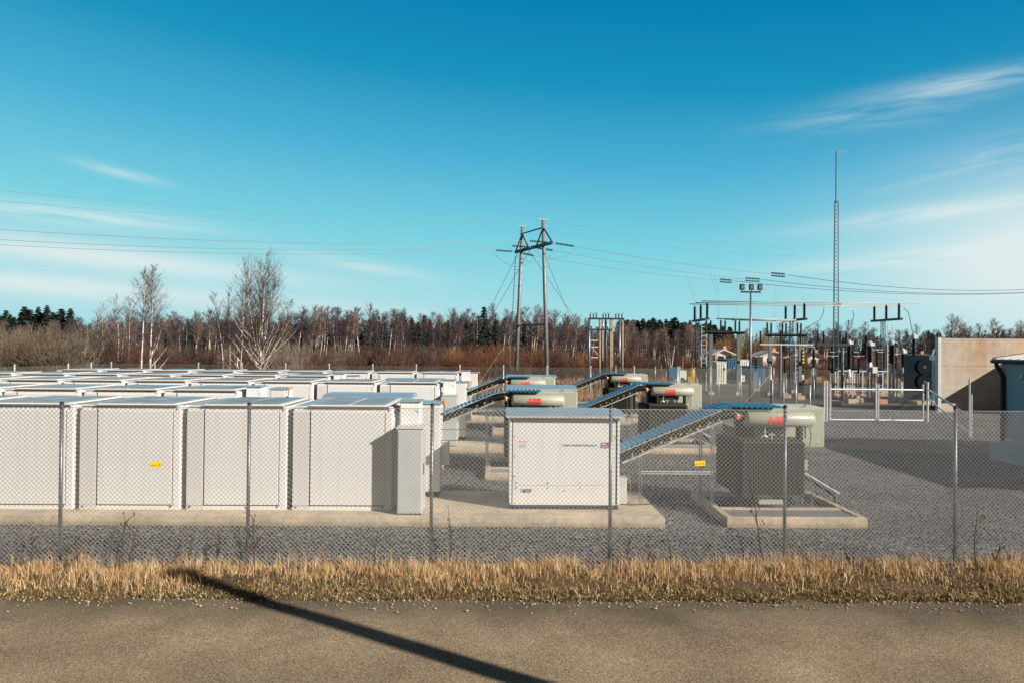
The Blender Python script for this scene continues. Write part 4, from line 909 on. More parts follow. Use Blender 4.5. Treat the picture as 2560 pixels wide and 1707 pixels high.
for px, py, Y, w, h, nm in ((2243, 934, 64, .55, .72, 'large pale control box with two dark marks beside the thick breaker'), (2291, 948, 65, .38, .6, 'small pale control box on the instrument transformer stand'), (2198, 950, 66, .3, .7, 'narrow white meter box under the switch platforms'),
                            (1854, 945, 66, .4, .55, 'white meter box on a post behind the substation fence'), (2003, 942, 73, .35, .5, 'small grey box beside the hazard striped post')):
    p = at(px, py, Y); t = thing('control_box', nm, 'control box', (p.x, Y, 0), 0, 'pale control boxes in the substation')
    MB().bevbox(-w/2, w/2, -.3, 0, p.z-h/2, p.z+h/2, .015).build('box', 'offw', t); q = MB(); q.bar((0, .04, 0), (0, .04, p.z+h/2), .07); q.build('post', 'galv', t); MB().box(-.05, .06, -.315, -.301, p.z-.1, p.z-.02).build('lock', 'gasket', t)
for px, py, Y, nm in ((2089, 998, 60, 'left'), (2127, 991, 62, 'second'), (2145, 988, 63, 'third'), (2205, 990, 62, 'fourth, terracotta'), (2000, 985, 66, 'rear left'), (1966, 978, 68, 'farthest left')):
    p = at(px, py, Y); q = MB(); q.bevbox(-.35, .35, -.3, .3, 0, .38, .03); o = q.build('footing_block', 'brick' if '4' in nm or 'terra' in nm else 'conc'); o.location = (p.x, Y, 0); tag(o, f'{nm} concrete footing block on the substation gravel', 'footing', 'loose footing blocks')

# flood light mast
t = thing('floodlight_mast', 'slim steel pole with three square floodlights in front of the substation', 'light pole', (0, 0, 0))
LY = 63.5; xp = X(1876, LY); zt2 = Z(1878, 732, LY)
b = MB(); b.tube([(xp, LY, -.1), (xp, LY, zt2*.4), (xp, LY, zt2)], [.13, .11, .075], 10); b.build('pole', 'galv', t, True)
b = MB(); b.box(xp-.85, xp+.85, LY-.06, LY+.06, zt2-.02, zt2+.12); b.build('crossbar', 'steel', t)
for dx in (-.75, .05, .78):
    q = MB(); q.bevbox(xp+dx-.2, xp+dx+.2, LY-.14, LY+.1, zt2+.22, zt2+.72, .04); q.bar((xp+dx, LY, zt2+.1), (xp+dx, LY, zt2+.25), .05); fl = q.build('floodlight', 'gasket', t)
    q = MB(); q.box(xp+dx-.13, xp+dx+.13, LY-.155, LY-.142, zt2+.32, zt2+.6); q.build('glass', 'lamp', fl)
# lattice mast
t = thing('radio_mast', 'tall slender lattice mast with a pole and small antenna on top', 'mast', (0, 0, 0))
MY = 95.0; xm = X(2088, MY); z1 = Z(2088, 503, MY); z2 = Z(2088, 380, MY)
b = MB(); z = 0; w = .42
def mw(z): return .38-.14*(z/z1)
legs = [(-1, -.58), (1, -.58), (0, 1.15)]
n_ = 48
for i in range(n_):
    za, zb_ = z1*i/n_, z1*(i+1)/n_
    for j in range(3):
        a_ = legs[j]; c_ = legs[(j+1) % 3]; wa, wb = mw(za), mw(zb_)
        b.bar((xm+a_[0]*wa, MY+a_[1]*wa, za), (xm+a_[0]*wb, MY+a_[1]*wb, zb_), .07)
        b.bar((xm+a_[0]*wa, MY+a_[1]*wa, za), (xm+c_[0]*wb, MY+c_[1]*wb, zb_), .035)
b.build('lattice', 'mast', t)
b = MB(); b.tube([(xm, MY, z1-.3), (xm, MY, z2)], .07, 6); b.build('pole', 'mast', t)
b = MB(); b.tube([(xm, MY, z2-.15), (xm+1.15, MY, z2+.12)], .04, 5)
for i in range(5): q = xm+.15+i*.24; zz = z2-.12+i*.05; b.tube([(q, MY, zz-.18), (q, MY, zz+.18)], .022, 4)
b.build('antenna', 'galvl', t)
b = MB(); b.tube([(xm+.1, MY, z1+.1), (xm+.3, MY-.1, z1-.3), (xm+.32, MY-.1, 2)], .035, 5); b.build('feeder_cable', 'mast', t)
p = at(2094, 762, MY); b = MB(); b.cbox(p.x, MY-.3, p.z, .5, .3, .28); b.build('camera_unit', 'gasket', t)

# ------------------------------------------------------------------ guyed pylon and overhead lines
py = thing('portal_pylon', 'two-legged steel portal pylon with guy wires carrying the overhead lines', 'pylon', (0, 0, 0))
L1t = at(1306, 568, 85); L1b = at(1289, 935, 85); L2t = at(1357.5, 551, 80.5); L2b = at(1369, 938, 80.5)
L1b.z = 0; L2b.z = 0
for a_, c_ in ((L1b, L1t), (L2b, L2t)): b = MB(); b.tube([a_, (a_+c_)/2, c_], [.23, .21, .18], 12); b.build('leg', 'galvd', py, True)
CA = at(1289, 633, 86.6); CB = at(1381, 604, 78.6); CA.z = CB.z = (CA.z+CB.z)/2
b = MB(); b.bar(CA, CB, .22, .34); b.build('crossarm', 'steel', py)
def onleg(a_, c_, z): q = (z-a_.z)/(c_.z-a_.z); return a_.lerp(c_, q)
zu = CA.z+1.9; U1, U2 = onleg(L1b, L1t, zu), onleg(L2b, L2t, zu); mid = (CA+CB)/2
b = MB(); b.bar(U1, U2, .12)
for p0, p1 in ((U1, CA), (U2, CB), (U1, CA.lerp(CB, .38)), (U2, CA.lerp(CB, .58))): b.bar(p0, p1, .12)
b.build('truss', 'steel', py)
zl = Z(1330, 812, 82); b = MB(); b.bar(onleg(L1b, L1t, zl), onleg(L2b, L2t, zl), .14); b.build('lower_strut', 'steel', py)
b = MB(); l0 = L1b+Vector((-.75, -.3, .3)); l1 = onleg(L1b, L1t, CA.z-.8)+Vector((-.65, -.3, 0)); b.bar(l0, l1, .07)
for i in range(40): p = l0.lerp(l1, i/39); b.bar(p-Vector((.12, 0, 0)), p+Vector((.35 if i % 5 == 0 else .12, .0, 0)), .04)
b.build('climbing_ladder', 'galv', py)
G = [(CA.lerp(CB, .1), at(1133, 945, 92)), (CA.lerp(CB, .45), at(1137, 945, 98)), (CA.lerp(CB, .35), at(1545, 935, 97)), (CA.lerp(CB, .7), at(1500, 935, 80)), (onleg(L1b, L1t, zl), at(1190, 930, 80)), (onleg(L2b, L2t, zl), at(1450, 925, 90))]
for p0, p1 in G: p1.z = 0; q = MB(); q.tube([p0, p1], .028, 4); q.build('guy_wire', 'galv', py)
for c_ in (L1t, L2t): q = MB(); q.tube([c_+Vector((-.6, -.3, .1)), c_+Vector((.6, .3, .1))], .05, 5); q.build('earth_clamp', 'galvl', py)
LD = Vector((-4.5, -2.2, 0)).normalized()
def sag(a_, c_, s, n=24):
    return [a_.lerp(c_, i/n)-Vector((0, 0, 4*s*(i/n)*(1-i/n))) for i in range(n+1)]
def overhead(p, label, mat_='cond', r_=.019, name='overhead_wire', group='overhead wires'):
    b = MB(); b.tube(p, r_, 5); return tag(b.build(name, mat_), label, 'wire', group)
def string(a_, c_, label, n=10, r_=.14):
    "horizontal insulator string between two points"
    a_ = Vector(a_); c_ = Vector(c_); b = MB(); d = (c_-a_)
    b.tube([a_, c_], .03, 5)
    for i in range(n): p = a_.lerp(c_, (i+1)/(n+1)); q = d.normalized()*.035; b.tube([p-q, p, p+q*1.3], [r_*.4, r_, r_*.5], 8)
    return tag(b.build('insulator_string', 'glass'), label, 'insulator', 'insulator strings')
def leftward(a_, py0):
    "point beyond the left picture edge on the line's heading, at the height seen at the edge"
    q = at(0, py0, 50); k = q.x/q.y; tt = (k*a_.y-a_.x)/(LD.x-k*LD.y); e_ = a_+LD*tt; e_.z = Z(0, py0, e_.y)
    return a_+(e_-a_)*1.25
att = [CA.lerp(CB, .02), CA.lerp(CB, .5), CA.lerp(CB, .98)]; nm = ['far', 'middle', 'near']
RT = []
for i, (a_, (py0, rp)) in enumerate(zip(att, ((594, (1343, 642)), (580, (1392, 628)), (553, (1446, 618))))):
    # left going conductors approach the camera
    e = a_+LD*3.4; e.z -= .05
    string(a_+LD*.5, a_+LD*2.7, f'dark insulator string on the left side of the {nm[i]} end of the pylon crossarm' if i != 1 else 'dark insulator string on the left side of the pylon crossarm middle')
    far = leftward(a_, py0)
    overhead([a_+LD*.1, e]+sag(e, far, 1.0), f'{nm[i]} overhead conductor leaving the pylon to the left')
    # right going conductors run off behind the substation
    tgt = [(1788, 700, 100), (1850, 697, 96), (1915, 684, 92)][i]; q = at(*tgt); r0 = at(rp[0], rp[1], a_.y+1.8)
    string(a_+(r0-a_)*.12, a_+(r0-a_)*.85, f'dark insulator string on the right side of the {nm[i]} end of the pylon crossarm' if i != 1 else 'dark insulator string on the right side of the pylon crossarm middle')
    overhead([a_, r0]+sag(r0, q, .25, 16), f'{nm[i]} overhead conductor from the pylon to the substation')
    jl = a_+LD*3.3; jr = r0
    overhead([jl, jl.lerp(jr, .25)-Vector((0, 0, 1.2)), jl.lerp(jr, .5)-Vector((0, 0, 1.6)), jl.lerp(jr, .75)-Vector((0, 0, 1.2)), jr], f'{nm[i]} drooping jumper wire under the pylon crossarm', group='jumper wires')
    x2 = [(1838, 703, 101), (1910, 700, 97), (1972, 688, 93)][i]; q2 = at(*x2); c1 = q.lerp(q2, .2); c2 = q.lerp(q2, .85)
    string(c1+Vector((0, 0, .12)), c2+Vector((0, 0, .08)), ['left', 'middle', 'right'][i]+' hanging insulator string in the lines above the substation', 9, .13); string(c1-Vector((0, 0, .22)), c2-Vector((0, 0, .25)), ['left', 'middle', 'right'][i]+' lower companion insulator string above the substation', 9, .13)
    overhead([q, q2], f'{nm[i]} short link wire carrying the insulator strings above the substation', group='link wires')
    far2 = at([2700, 2700, 2700][i], [724, 721, 714][i], 120-i*4); overhead(sag(q2, far2, 1.3, 14), f'{nm[i]} overhead line running right past the mast', 'steel', .03)
for i, c_ in enumerate((L1t, L2t)):
    far = leftward(c_, [484, 457][i]); overhead([c_]+sag(c_, far, 1.0)[1:], ['lower', 'upper'][i]+' thin earth wire left of the pylon', 'cond', .010)
    far2 = at(1990, [640, 622][i], 100); overhead(sag(c_, far2, .6), ['lower', 'upper'][i]+' thin earth wire right of the pylon', 'cond', .010)
DR = [((1717, 692, 97), (1742, 800, 80), 'far left'), ((1777, 684, 95), (1797, 796, 74), 'second left'), ((1843, 674, 93), (1840, 795, 73), 'third left'), ((1938, 711, 99), (1932, 806, 73), 'middle'), ((2003, 706, 97), (1988, 800, 74), 'second right'), ((2072, 695, 95), (2012, 801, 74), 'right'),]
for a_, c_, s in DR:
    p0 = at(*a_); p1 = at(*c_); b = MB()
    for o in (0, .42): v = Vector((o, 0, 0)); b.tube([p0+v, p0.lerp(p1, .55)+v*.8+Vector((.15, 0, 0)), p0.lerp(p1, .85)+v*.4+Vector((.05, 0, -.1)), p1], .018, 4)
    tag(b.build('down_lead', 'galvl'), f'{s} pair of drooping down leads from the lines to the substation busbars', 'wire', 'down leads')
for a_, mdl, c_, s in (((2060, 769, 76), (2050, 800, 74), (2012, 823, 72), 'below the middle of the upper busbars'), ((2132, 778, 76), (2130, 806, 74), (2115, 822, 71), 'above the slim insulators right of the mast'), ((2260, 771, 76), (2274, 795, 72), (2282, 836, 66), 'at the right end of the upper busbars')):
    overhead([at(*a_), at(*a_).lerp(at(*mdl), .5)+Vector((.15, 0, .1)), at(*mdl), at(*c_)], 'curved lead '+s, 'steel', .03, 'down_lead', 'curved leads')

# pole structure right of the pylon
t = thing('pole_switch_structure', 'cluster of wooden poles with two tiers of small switches right of the pylon', 'pole structure', (0, 0, 0)); KY = 78.0
for px, dy, m_ in ((1473, 0, 'galv'), (1499, 0, 'wood'), (1506, 2, 'wood'), (1514, .5, 'galv'), (1526, 0, 'wood'), (1530, 2, 'wood'), (1549, 2, 'galv'), (1556, 0, 'wood')):
    x = X(px, KY+dy); q = MB(); q.tube([(x, KY+dy, 0), (x, KY+dy, Z(px, 798, KY))], [.14, .11], 8); q.build('pole', m_, t, True)
b = MB(); z1 = Z(1510, 797, KY); z2 = Z(1510, 824, KY); b.box(X(1470, KY), X(1560, KY), KY-.12, KY+.1, z1-.1, z1+.08); b.box(X(1470, KY), X(1530, KY), KY-.12, KY+.1, z2-.1, z2+.06); b.build('crossarms', 'steel', t)
b = MB()
for p in (1475, 1483, 1490, 1507, 1514, 1521, 1539, 1546, 1554): x = X(p, KY); b.insul(x, KY-.0, z1+.08, z1+.55, .09); b.tube([(x, KY, z1+.55), (x+.2, KY, z1+.62)], .02, 4)
for p in (1478, 1490, 1508, 1518): b.insul(X(p, KY), KY, z2+.06, z2+.4, .08)
b.build('insulators', 'porc', t)
b = MB()
for py_ in (851, 867, 893): b.bar((X(1478, KY), KY, Z(1490, py_, KY)), (X(1498, KY), KY, Z(1490, py_, KY)), .09)
b.bar((X(1480, KY), KY, Z(1490, 868, KY)), (X(1500, KY), KY, Z(1490, 893, KY)), .05); b.build('rungs', 'offw', t)

# unseen pole outside the picture whose shadow crosses the road
t = thing('unseen_pole', 'tall unseen pole beside the road, casting the long shadow', 'street lamp', (0, 0, 0))
tip = at(455, 1440, 12.6); tip.z = .46
dS = SUNV/math.tan(SUN_EL)  # per metre of height, horizontal shift
hgt = 9.0; base = Vector((tip.x, tip.y, 0))+Vector((SUNV.x, SUNV.y, 0))/SUNV.z*hgt
b = MB(); b.tube([(base.x, base.y, 0), (base.x, base.y, hgt+.46)], [.24, .15], 14); b.build('pole', 'galv', t, True)
b = MB(); b.box(base.x-.3, base.x+.1, base.y-.12, base.y+.12, hgt+.4, hgt+.52); b.build('pole_head', 'offw', t)

# ------------------------------------------------------------------ things beyond the substation
def house(px0, px1, pyb, pye, pyt, Y, label, roofm='hroof'):
    xa, xb = X(px0, Y), X(px1, Y); ze = Z(px0, pye, Y); zt_ = Z(px0, pyt, Y); D = 9
    t = thing('house', label, 'house', (0, Y, 0), 0, 'houses behind the substation')
    b = MB(); b.box(xa+.5, xb-.5, 0, D, 0, ze); m_ = (xa+xb)/2; b.add([(xa+.5, 0.01, ze), (xb-.5, 0.01, ze), (m_, 0.01, zt_-.25)], [(0, 1, 2)]); b.build('wall', 'hwhite', t)
    b = MB(); b.bar
    vs = [(xa-.3, -.6, ze-.15), (m_, -.6, zt_), (xb+.3, -.6, ze-.15), (xa-.3, D, ze-.15), (m_, D, zt_), (xb+.3, D, ze-.15)]; vs += [(x, y, z-.22) for x, y, z in vs]
    b.add(vs, [(0, 1, 4, 3), (1, 2, 5, 4), (9, 10, 7, 6), (10, 11, 8, 7), (0, 6, 7, 1), (1, 7, 8, 2), (0, 3, 9, 6), (2, 8, 11, 5)]); b.build('roof', roofm, t)
    for f in (.25, .6):
        x = xa+(xb-xa)*f; q = MB(); q.box(x, x+1.2, -.05, -.01, ze-1.6, ze-.5); q.build('window', 'win', t)
    q = MB(); q.box(m_+.8, m_+1.5, 3, 3.7, zt_-.8, zt_+.6); q.build('chimney', 'brick', t)
house(1782, 1836, 915, 883, 872, 150, 'white gabled house behind the blue container', 'hroofl')
house(1902, 1966, 915, 888, 876, 165, 'low house with pale gable behind the middle of the substation', 'hroofl')
house(2014, 2068, 915, 892, 881, 165, 'low white house with a dark roof left of the circuit breakers')
house(2278, 2345, 915, 893, 884, 170, 'pale long house with a dark roof behind the instrument transformers')
def container(px0, px1, pyt, Y, m_, label):
    xa, xb = X(px0, Y), X(px1, Y); h = Z(px0, pyt, Y); t = thing('container', label, 'container', (xa, Y, 0), 0, 'site containers'); w = xb-xa
    b = MB(); b.box(0, w, .06, 5, 0.1, h)
    for i in range(int(w/.3)): b.box(.1+i*.3, .22+i*.3, 0, .06, .2, h-.15)
    b.build('body', m_, t); b = MB(); b.box(-.03, w+.03, -.02, 5.02, h, h+.08); b.box(-.03, w+.03, -.02, 5.02, 0, .1); b.build('frame', 'cwhite' if m_ == 'cwhite' else 'cblue', t)
    if m_ == 'cwhite': MB().box(w*.72, w*.85, -.02, -.003, h*.62, h*.75).build('hatch', 'win', t)
container(1791, 1817, 905, 96, 'cwhite', 'small white site hut left of the blue container')
container(1819, 1845, 899, 100, 'cblue', 'dark blue shipping container behind the substation')
container(1849, 1874, 900, 100, 'cwhite', 'white corrugated container right of the blue one')
container(1880, 1914, 917, 95, 'cblue', 'low bright blue skip container right of the white container')
container(1779, 1790, 906, 100, 'cblue', 'narrow blue hut left of the white site hut')
p = at(1729, 917, 96); t = thing('yellow_skid', 'rounded yellow machine cover behind the substation fence', 'machine', (p.x, 96, 0))
b = MB(); b.lathe(0, 0, [(0, .56), (.5, .54), (.9, .42), (1.15, .15)], 12, 'z', .9); b.build('cover', 'ochre', t); b = MB(); b.box(-.6, .6, -.5, .5, 0, .9); b.tube([(0, -.45, .5), (0, -.45, 2.6)], .05, 6); b.build('frame', 'ochre', t)
p = at(1686, 913, 96); t = thing('blue_machine', 'small blue machine beyond the rear fence', 'machine', (p.x, 96, 0)); MB().bevbox(-.9, .7, -.5, .5, .4, 2.1, .1).build('cab', 'cblue', t); b = MB(); b.box(.7, 1.5, -.4, .4, .5, 1.7); b.build('hood', 'cwhite', t)
b = MB()
for x in (-.6, .9): b.lathe(x, -.55, [(0, .4), (.2, .4)], 12, 'y', .4)
b.build('wheels', 'gasket', t)
p = at(1706, 905, 98); t = thing('orange_post', 'upright orange marker beyond the rear fence', 'marker', (p.x, 98, 0)); b = MB(); b.tube([(0, 0, 0), (0, 0, 1.6), (.1, 0, 3.6)], [.07, .07, .03], 6); b.build('post', 'brick', t)
#TREES
# ------------------------------------------------------------------ trees
def prisms(segs, rads):
    "3-sided tapered prisms for many segments; segs (n,2,3), rads (n,2)"
    segs = np.asarray(segs, float); rads = np.asarray(rads, float); n = len(segs)
    d = segs[:, 1]-segs[:, 0]; d /= np.linalg.norm(d, axis=1)[:, None]+1e-9
    a = np.where(np.abs(d[:, 2:3]) < .9, np.array([[0, 0, 1.]]), np.array([[1., 0, 0]]))
    u = np.cross(d, a); u /= np.linalg.norm(u, axis=1)[:, None]+1e-9; w = np.cross(d, u)
    V = np.zeros((n, 6, 3))
    for e in (0, 1):
        for k in range(3):
            t = 2*np.pi*k/3; V[:, e*3+k] = segs[:, e]+(u*np.cos(t)+w*np.sin(t))*rads[:, e:e+1]
    b = np.arange(n)[:, None]*6
    Q = np.concatenate([b+np.array([[k, (k+1) % 3, 3+(k+1) % 3, 3+k]]) for k in range(3)], 0)
    return V.reshape(-1, 3), Q
def fastmesh(name, V, Fq, mats, parent=None, mi=None, link=True):
    k = Fq.shape[1]; me = bpy.data.meshes.new(name); me.vertices.add(len(V)); me.vertices.foreach_set('co', V.astype(np.float32).ravel())
    me.loops.add(Fq.size); me.loops.foreach_set('vertex_index', Fq.astype(np.int32).ravel())
    me.polygons.add(len(Fq)); me.polygons.foreach_set('loop_start', (np.arange(len(Fq))*k).astype(np.int32))
    if mi is not None: me.polygons.foreach_set('material_index', mi.astype(np.int32))
    for m_ in mats: me.materials.append(MT[m_])
    me.update(calc_edges=True); o = bpy.data.objects.new(name, me); C.objects.link(o)
    if parent: o.parent = parent
    return o
def grow(rng, p, d, ln, r_, n, up_, wob, segs, rads):
    "bent branch of n segments; returns its points"
    pts = [p]; dirs = []
    for i in range(n):
        d = d+rng.normal(0, wob, 3)+np.array([0, 0, up_]); d /= np.linalg.norm(d); q = p+d*ln/n
        segs.append((p, q)); rads.append((r_*(1-.8*i/n), r_*(1-.8*(i+1)/n))); p = q; pts.append(p); dirs.append(d)
    return pts, dirs
def birch(label, h, seed, *a, wb=.035, **k):
    return _birch(label, h, seed, wb, *a, **k)
def _birch(label, h, seed, wb, nb=34, cr=.20, cb=.38, twr=.022, stems=((0, 0, 1, 0),), nt=9, trunk='bark', twig='twig', rt_=.012, droop=-.1, low=0, lowlen=.3, sweep=0.0):
    rng = np.random.default_rng(seed); t = thing('birch_tree', label, 'tree')
    ts, tr_, cs, cr_ = [], [], [], []
    for (sx, lean, sc, z0) in stems:
        H = h*sc; p = np.array([sx, 0, z0*h+0.]); R0f = 1 if z0 == 0 else .5; d = np.array([lean, rng.normal(0, .03), 1.]); d /= np.linalg.norm(d); n = 12; R0 = H*rt_*R0f
        path = [p]
        for i in range(n):
            d = d+rng.normal(0, wb, 3)*np.array([1, 1, .2])+np.array([-.03*lean*i/n, 0, .04]); d /= np.linalg.norm(d)
            q = p+d*(H-z0*h)/n; r1, r2 = R0*(1-.93*(i/n)**.85), R0*(1-.93*((i+1)/n)**.85); ts.append((p, q)); tr_.append((r1, r2)); p = q; path.append(p)
        path = np.array(path)
        for k in range(nb):
            f = cb+(1-cb)*(k+rng.uniform(0, 1))/nb; f = min(f, .985); s_ = f*n; i = int(s_); o = path[i]+(path[min(i+1, n)]-path[i])*(s_-i)
            env = math.sin(math.pi*min(1, (f-cb)/(1-cb)*.78+.18))**.8
            L_ = H*cr*env*rng.uniform(.7, 1.25); a_ = rng.uniform(0, 2*np.pi); el_ = rng.uniform(.6, 1.15)
            dd = np.array([math.cos(a_)*math.cos(el_)+sweep, math.sin(a_)*math.cos(el_), math.sin(el_)])
            pts, dirs = grow(rng, o, dd, L_, twr*(1.6-.8*f), 4, .05, .12, cs, cr_)
            for m_ in range(nt):
                j = rng.integers(1, 5); b0 = pts[j-1]+(pts[j]-pts[j-1])*rng.uniform(0, 1)
                dv = dirs[min(j, 3)]+rng.normal(0, .55, 3); dv[2] += .15; dv[0] += sweep*.6
                p2, d2 = grow(rng, b0, dv/np.linalg.norm(dv), L_*rng.uniform(.25, .5), twr*.55, 3, droop, .15, cs, cr_)
                for q_ in range(3):
                    b1 = p2[rng.integers(1, 4)]; dv = d2[2]+rng.normal(0, .5, 3); grow(rng, b1, dv/np.linalg.norm(dv), L_*.16, twr*.36, 1, droop, 0, cs, cr_)
        for k in range(low):
            f = rng.uniform(.08, cb+.1); i = int(f*n); o = path[i]; a_ = rng.uniform(0, 6.28); dd = np.array([math.cos(a_)*.8, math.sin(a_)*.6, .75])
            pts, dirs = grow(rng, o, dd, H*lowlen*rng.uniform(.6, 1.1), R0*.36, 6, .06, .07, ts, tr_)
            for m_ in range(10): j = rng.integers(2, 7); dv = dirs[min(j, 5)]+rng.normal(0, .45, 3); grow(rng, pts[j], dv/np.linalg.norm(dv), H*.08*rng.uniform(.5, 1.3), twr*.8, 3, .02, .15, cs, cr_)
    V, Q = prisms(ts, tr_); fastmesh('trunk', V, Q, [trunk], t); V, Q = prisms(cs, cr_); fastmesh('crown', V, Q, [twig], t)
    return t
def place(t, px, Y, pytop=None, h0=None, rz=0, sx=1.0):
    t.location = (X(px, Y), Y, 0); t.rotation_euler.z = rz
    if pytop is not None: s_ = Z(px, pytop, Y)/h0; t.scale = (s_*sx, s_*sx, s_)
# the individual tall trees
place(birch('left one of the tall twin birches with a straight white trunk', 15, 11, 60, .15, .30, .019, ((0, 0, 1, 0),), 13, low=2, lowlen=.2, rt_=.0175, droop=.03, wb=.012), 353, 74, 676, 15)
place(birch('right one of the tall twin birches with white trunk and forked lower limbs', 15, 12, 66, .19, .28, .019, ((0, 0, 1, 0),), 13, low=5, lowlen=.28, rt_=.0175, droop=.03, wb=.012), 375, 75, 668, 15)
place(birch('largest spreading birch with many pale limbs, left of centre', 17, 23, 48, .20, .22, .020, ((0, 0, 1, 0), (0, -.10, .95, .14), (0, .12, .93, .16), (0, .26, .84, .12), (0, -.22, .74, .15), (0, .04, .9, .24), (0, .38, .70, .08), (0, -.36, .55, .08)), 8, low=7, lowlen=.40, rt_=.016, droop=.02, sweep=.05), 650, 76, 634, 17)
place(birch('slender birch standing just left of the largest spreading birch', 14, 31, 50, .2, .30, .018, ((0, 0, 1, 0), (.3, .05, .85, 0)), 11, low=5, rt_=.012, droop=.02), 592, 82, 686, 14)
place(birch('thin birch second to the left of the largest birch', 12, 32, 26, .13, .4, .024, ((0, .02, 1, 0),), 8, droop=.02), 574, 84, 715, 12)
place(birch('thin birch farthest left of the largest birch, with a small round top', 12, 33, 22, .14, .55, .024, ((0, -.03, 1, 0),), 8, droop=.0), 560, 85, 728, 12)
place(birch('bare thin birch beside the left twin birch', 11, 34, 26, .15, .4, .024, ((0, 0, 1, 0),), 8, droop=.0), 320, 86, 745, 11)
place(birch('pale feathery bare tree left of the twin birches', 11, 35, 26, .22, .35, .02, ((0, 0, 1, 0), (.3, .12, .85, 0)), 9, twig='twigl', droop=.02), 292, 92, 742, 11)
place(birch('faint feathery bare tree at the left of the pale feathery one', 10, 36, 24, .22, .3, .02, ((0, 0, 1, 0), (.3, -.15, .85, 0)), 8, twig='twigl', droop=.02), 258, 95, 762, 10)
protoB = [birch('', 12, 100+i, 34, [.15, .18, .14, .20, .17, .16][i], [.5, .45, .55, .38, .5, .48][i], .036, [((0, 0, 1, 0),), ((0, .03, 1, 0), (.4, .06, .86, 0)), ((0, -.03, 1, 0),), ((0, 0, 1, 0), (0, .18, .8, .1)), ((0, 0, 1, 0), (.5, -.08, .95, 0), (-.5, .1, .8, 0)), ((0, .05, 1, 0),)][i], 9, trunk=['bark', 'barkd', 'bark', 'barkd', 'bark', 'barkd'][i], twig=['twig', 'twigd', 'twig', 'twigd', 'twigl', 'twigd'][i], rt_=.013, droop=.03, sweep=.10) for i in range(6)]
pk = [[o for o in bpy.data.objects if o.parent == t] for t in protoB]
used = [False]*6
def topline(px):
    "measured height of the birch tops along the picture"
    xs = [-60, 100, 230, 300, 420, 520, 560, 640, 760, 880, 1000, 1080, 1150, 1200, 1300, 1400, 1480, 1560, 1700, 1780, 1850, 1950, 2050, 2200, 2300, 2400, 2560, 2660]
    ys = [810, 812, 800, 792, 785, 780, 780, 790, 782, 774, 778, 792, 776, 782, 776, 786, 800, 806, 812, 830, 832, 818, 815, 820, 812, 815, 808, 812]
    return np.interp(px, xs, ys)
def zone(px):
    if px < 430: return 'bare birch in the woodland edge at the left, around the tall twin birches'
    if px < 760: return 'bare birch in the woodland edge behind the largest spreading birch'
    if px < 1150: return 'bare birch in the woodland edge between the largest birch and the pylon'
    if px < 1460: return 'bare birch in the woodland edge behind the portal pylon'
    if px < 1790: return 'bare birch in the woodland edge right of the pole cluster, before the dark ridge'
    return 'bare birch behind the substation at the right'
rb = random.Random(5); NB = 250
for i in range(NB):
    px = -60+(i+rb.random())*(1830/195) if i < 195 else 1790+(i-195+rb.random())*(860/(NB-195))
    Y = rb.uniform(104, 175) if px < 1790 else rb.uniform(150, 230)
    k = rb.randrange(6); top = topline(px)+rb.gauss(3, 11)+(14 if 1460 < px < 1700 else 0); hh = Z(px, top, Y)
    if px > 1790: top += 6
    loc = (X(px, Y), Y, -.1); s_ = hh/12; lab = zone(px); gp = 'birches in the woodland edge' if px < 1790 else 'birches behind the substation'
    if not used[k]: c = protoB[k]; c.location = loc; c['label'] = lab; c['group'] = gp; used[k] = True
    else: c = dup(protoB[k], loc, 0, lab, gp, kids=pk[k])
    c.scale = (s_*rb.uniform(.9, 1.35), s_*1.1, s_); c.rotation_euler.z = rb.choice([0, 0, rb.uniform(-.5, .5), 3.14+rb.uniform(-.3, .3)])
# spruces
def spruce_geo(h, seed, w=.2, n=1100):
    rng = np.random.default_rng(seed); f = rng.uniform(.06, 1, n)**.85; f = np.minimum(f, .995)
    tier = np.round(f*22)/22; f = tier*.35+f*.65
    rad = h*w*(1-f)**.9+.12; rr = rad*rng.uniform(.15, 1, n)**.6*(1+.25*np.sin(np.arange(n)*2.4)); a_ = rng.uniform(0, 2*np.pi, n)
    c = np.stack([rr*np.cos(a_), rr*np.sin(a_), f*h-rr*.35+.1], 1)
    s_ = h*.034*(1.25-.6*f)*rng.uniform(.6, 1.5, n)
    out = np.stack([np.cos(a_), np.sin(a_), -.35+0*a_], 1); side = np.stack([-np.sin(a_), np.cos(a_), 0*a_], 1)+rng.normal(0, .3, (n, 3))
    V = np.zeros((n, 4, 3)); V[:, 0] = c-out*s_[:, None]*.9; V[:, 1] = c+side*s_[:, None]*.55+out*s_[:, None]*.1; V[:, 2] = c+out*s_[:, None]*1.3-np.array([0, 0, 1])*s_[:, None]*.3; V[:, 3] = c-side*s_[:, None]*.55
    Q = np.arange(n)[:, None]*4+np.arange(4)[None]
    return V.reshape(-1, 3), Q
def spruce(label, h, seed, w=.2):
    t = thing('spruce_tree', label, 'tree'); V, Q = spruce_geo(h, seed, w); fastmesh('crown', V, Q, ['spruce'], t)
    b = MB(); b.tube([(0, 0, -.1), (0, 0, h*.5), (0, 0, h*.97)], [h*.012, h*.008, .02], 6); b.build('trunk', 'trunkd', t); return t
spr = [spruce('', 14, 200+i, [.16, .2, .13, .24][i]) for i in range(4)]; sk = [[o for o in bpy.data.objects if o.parent == t] for t in spr]; usd = [False]*4
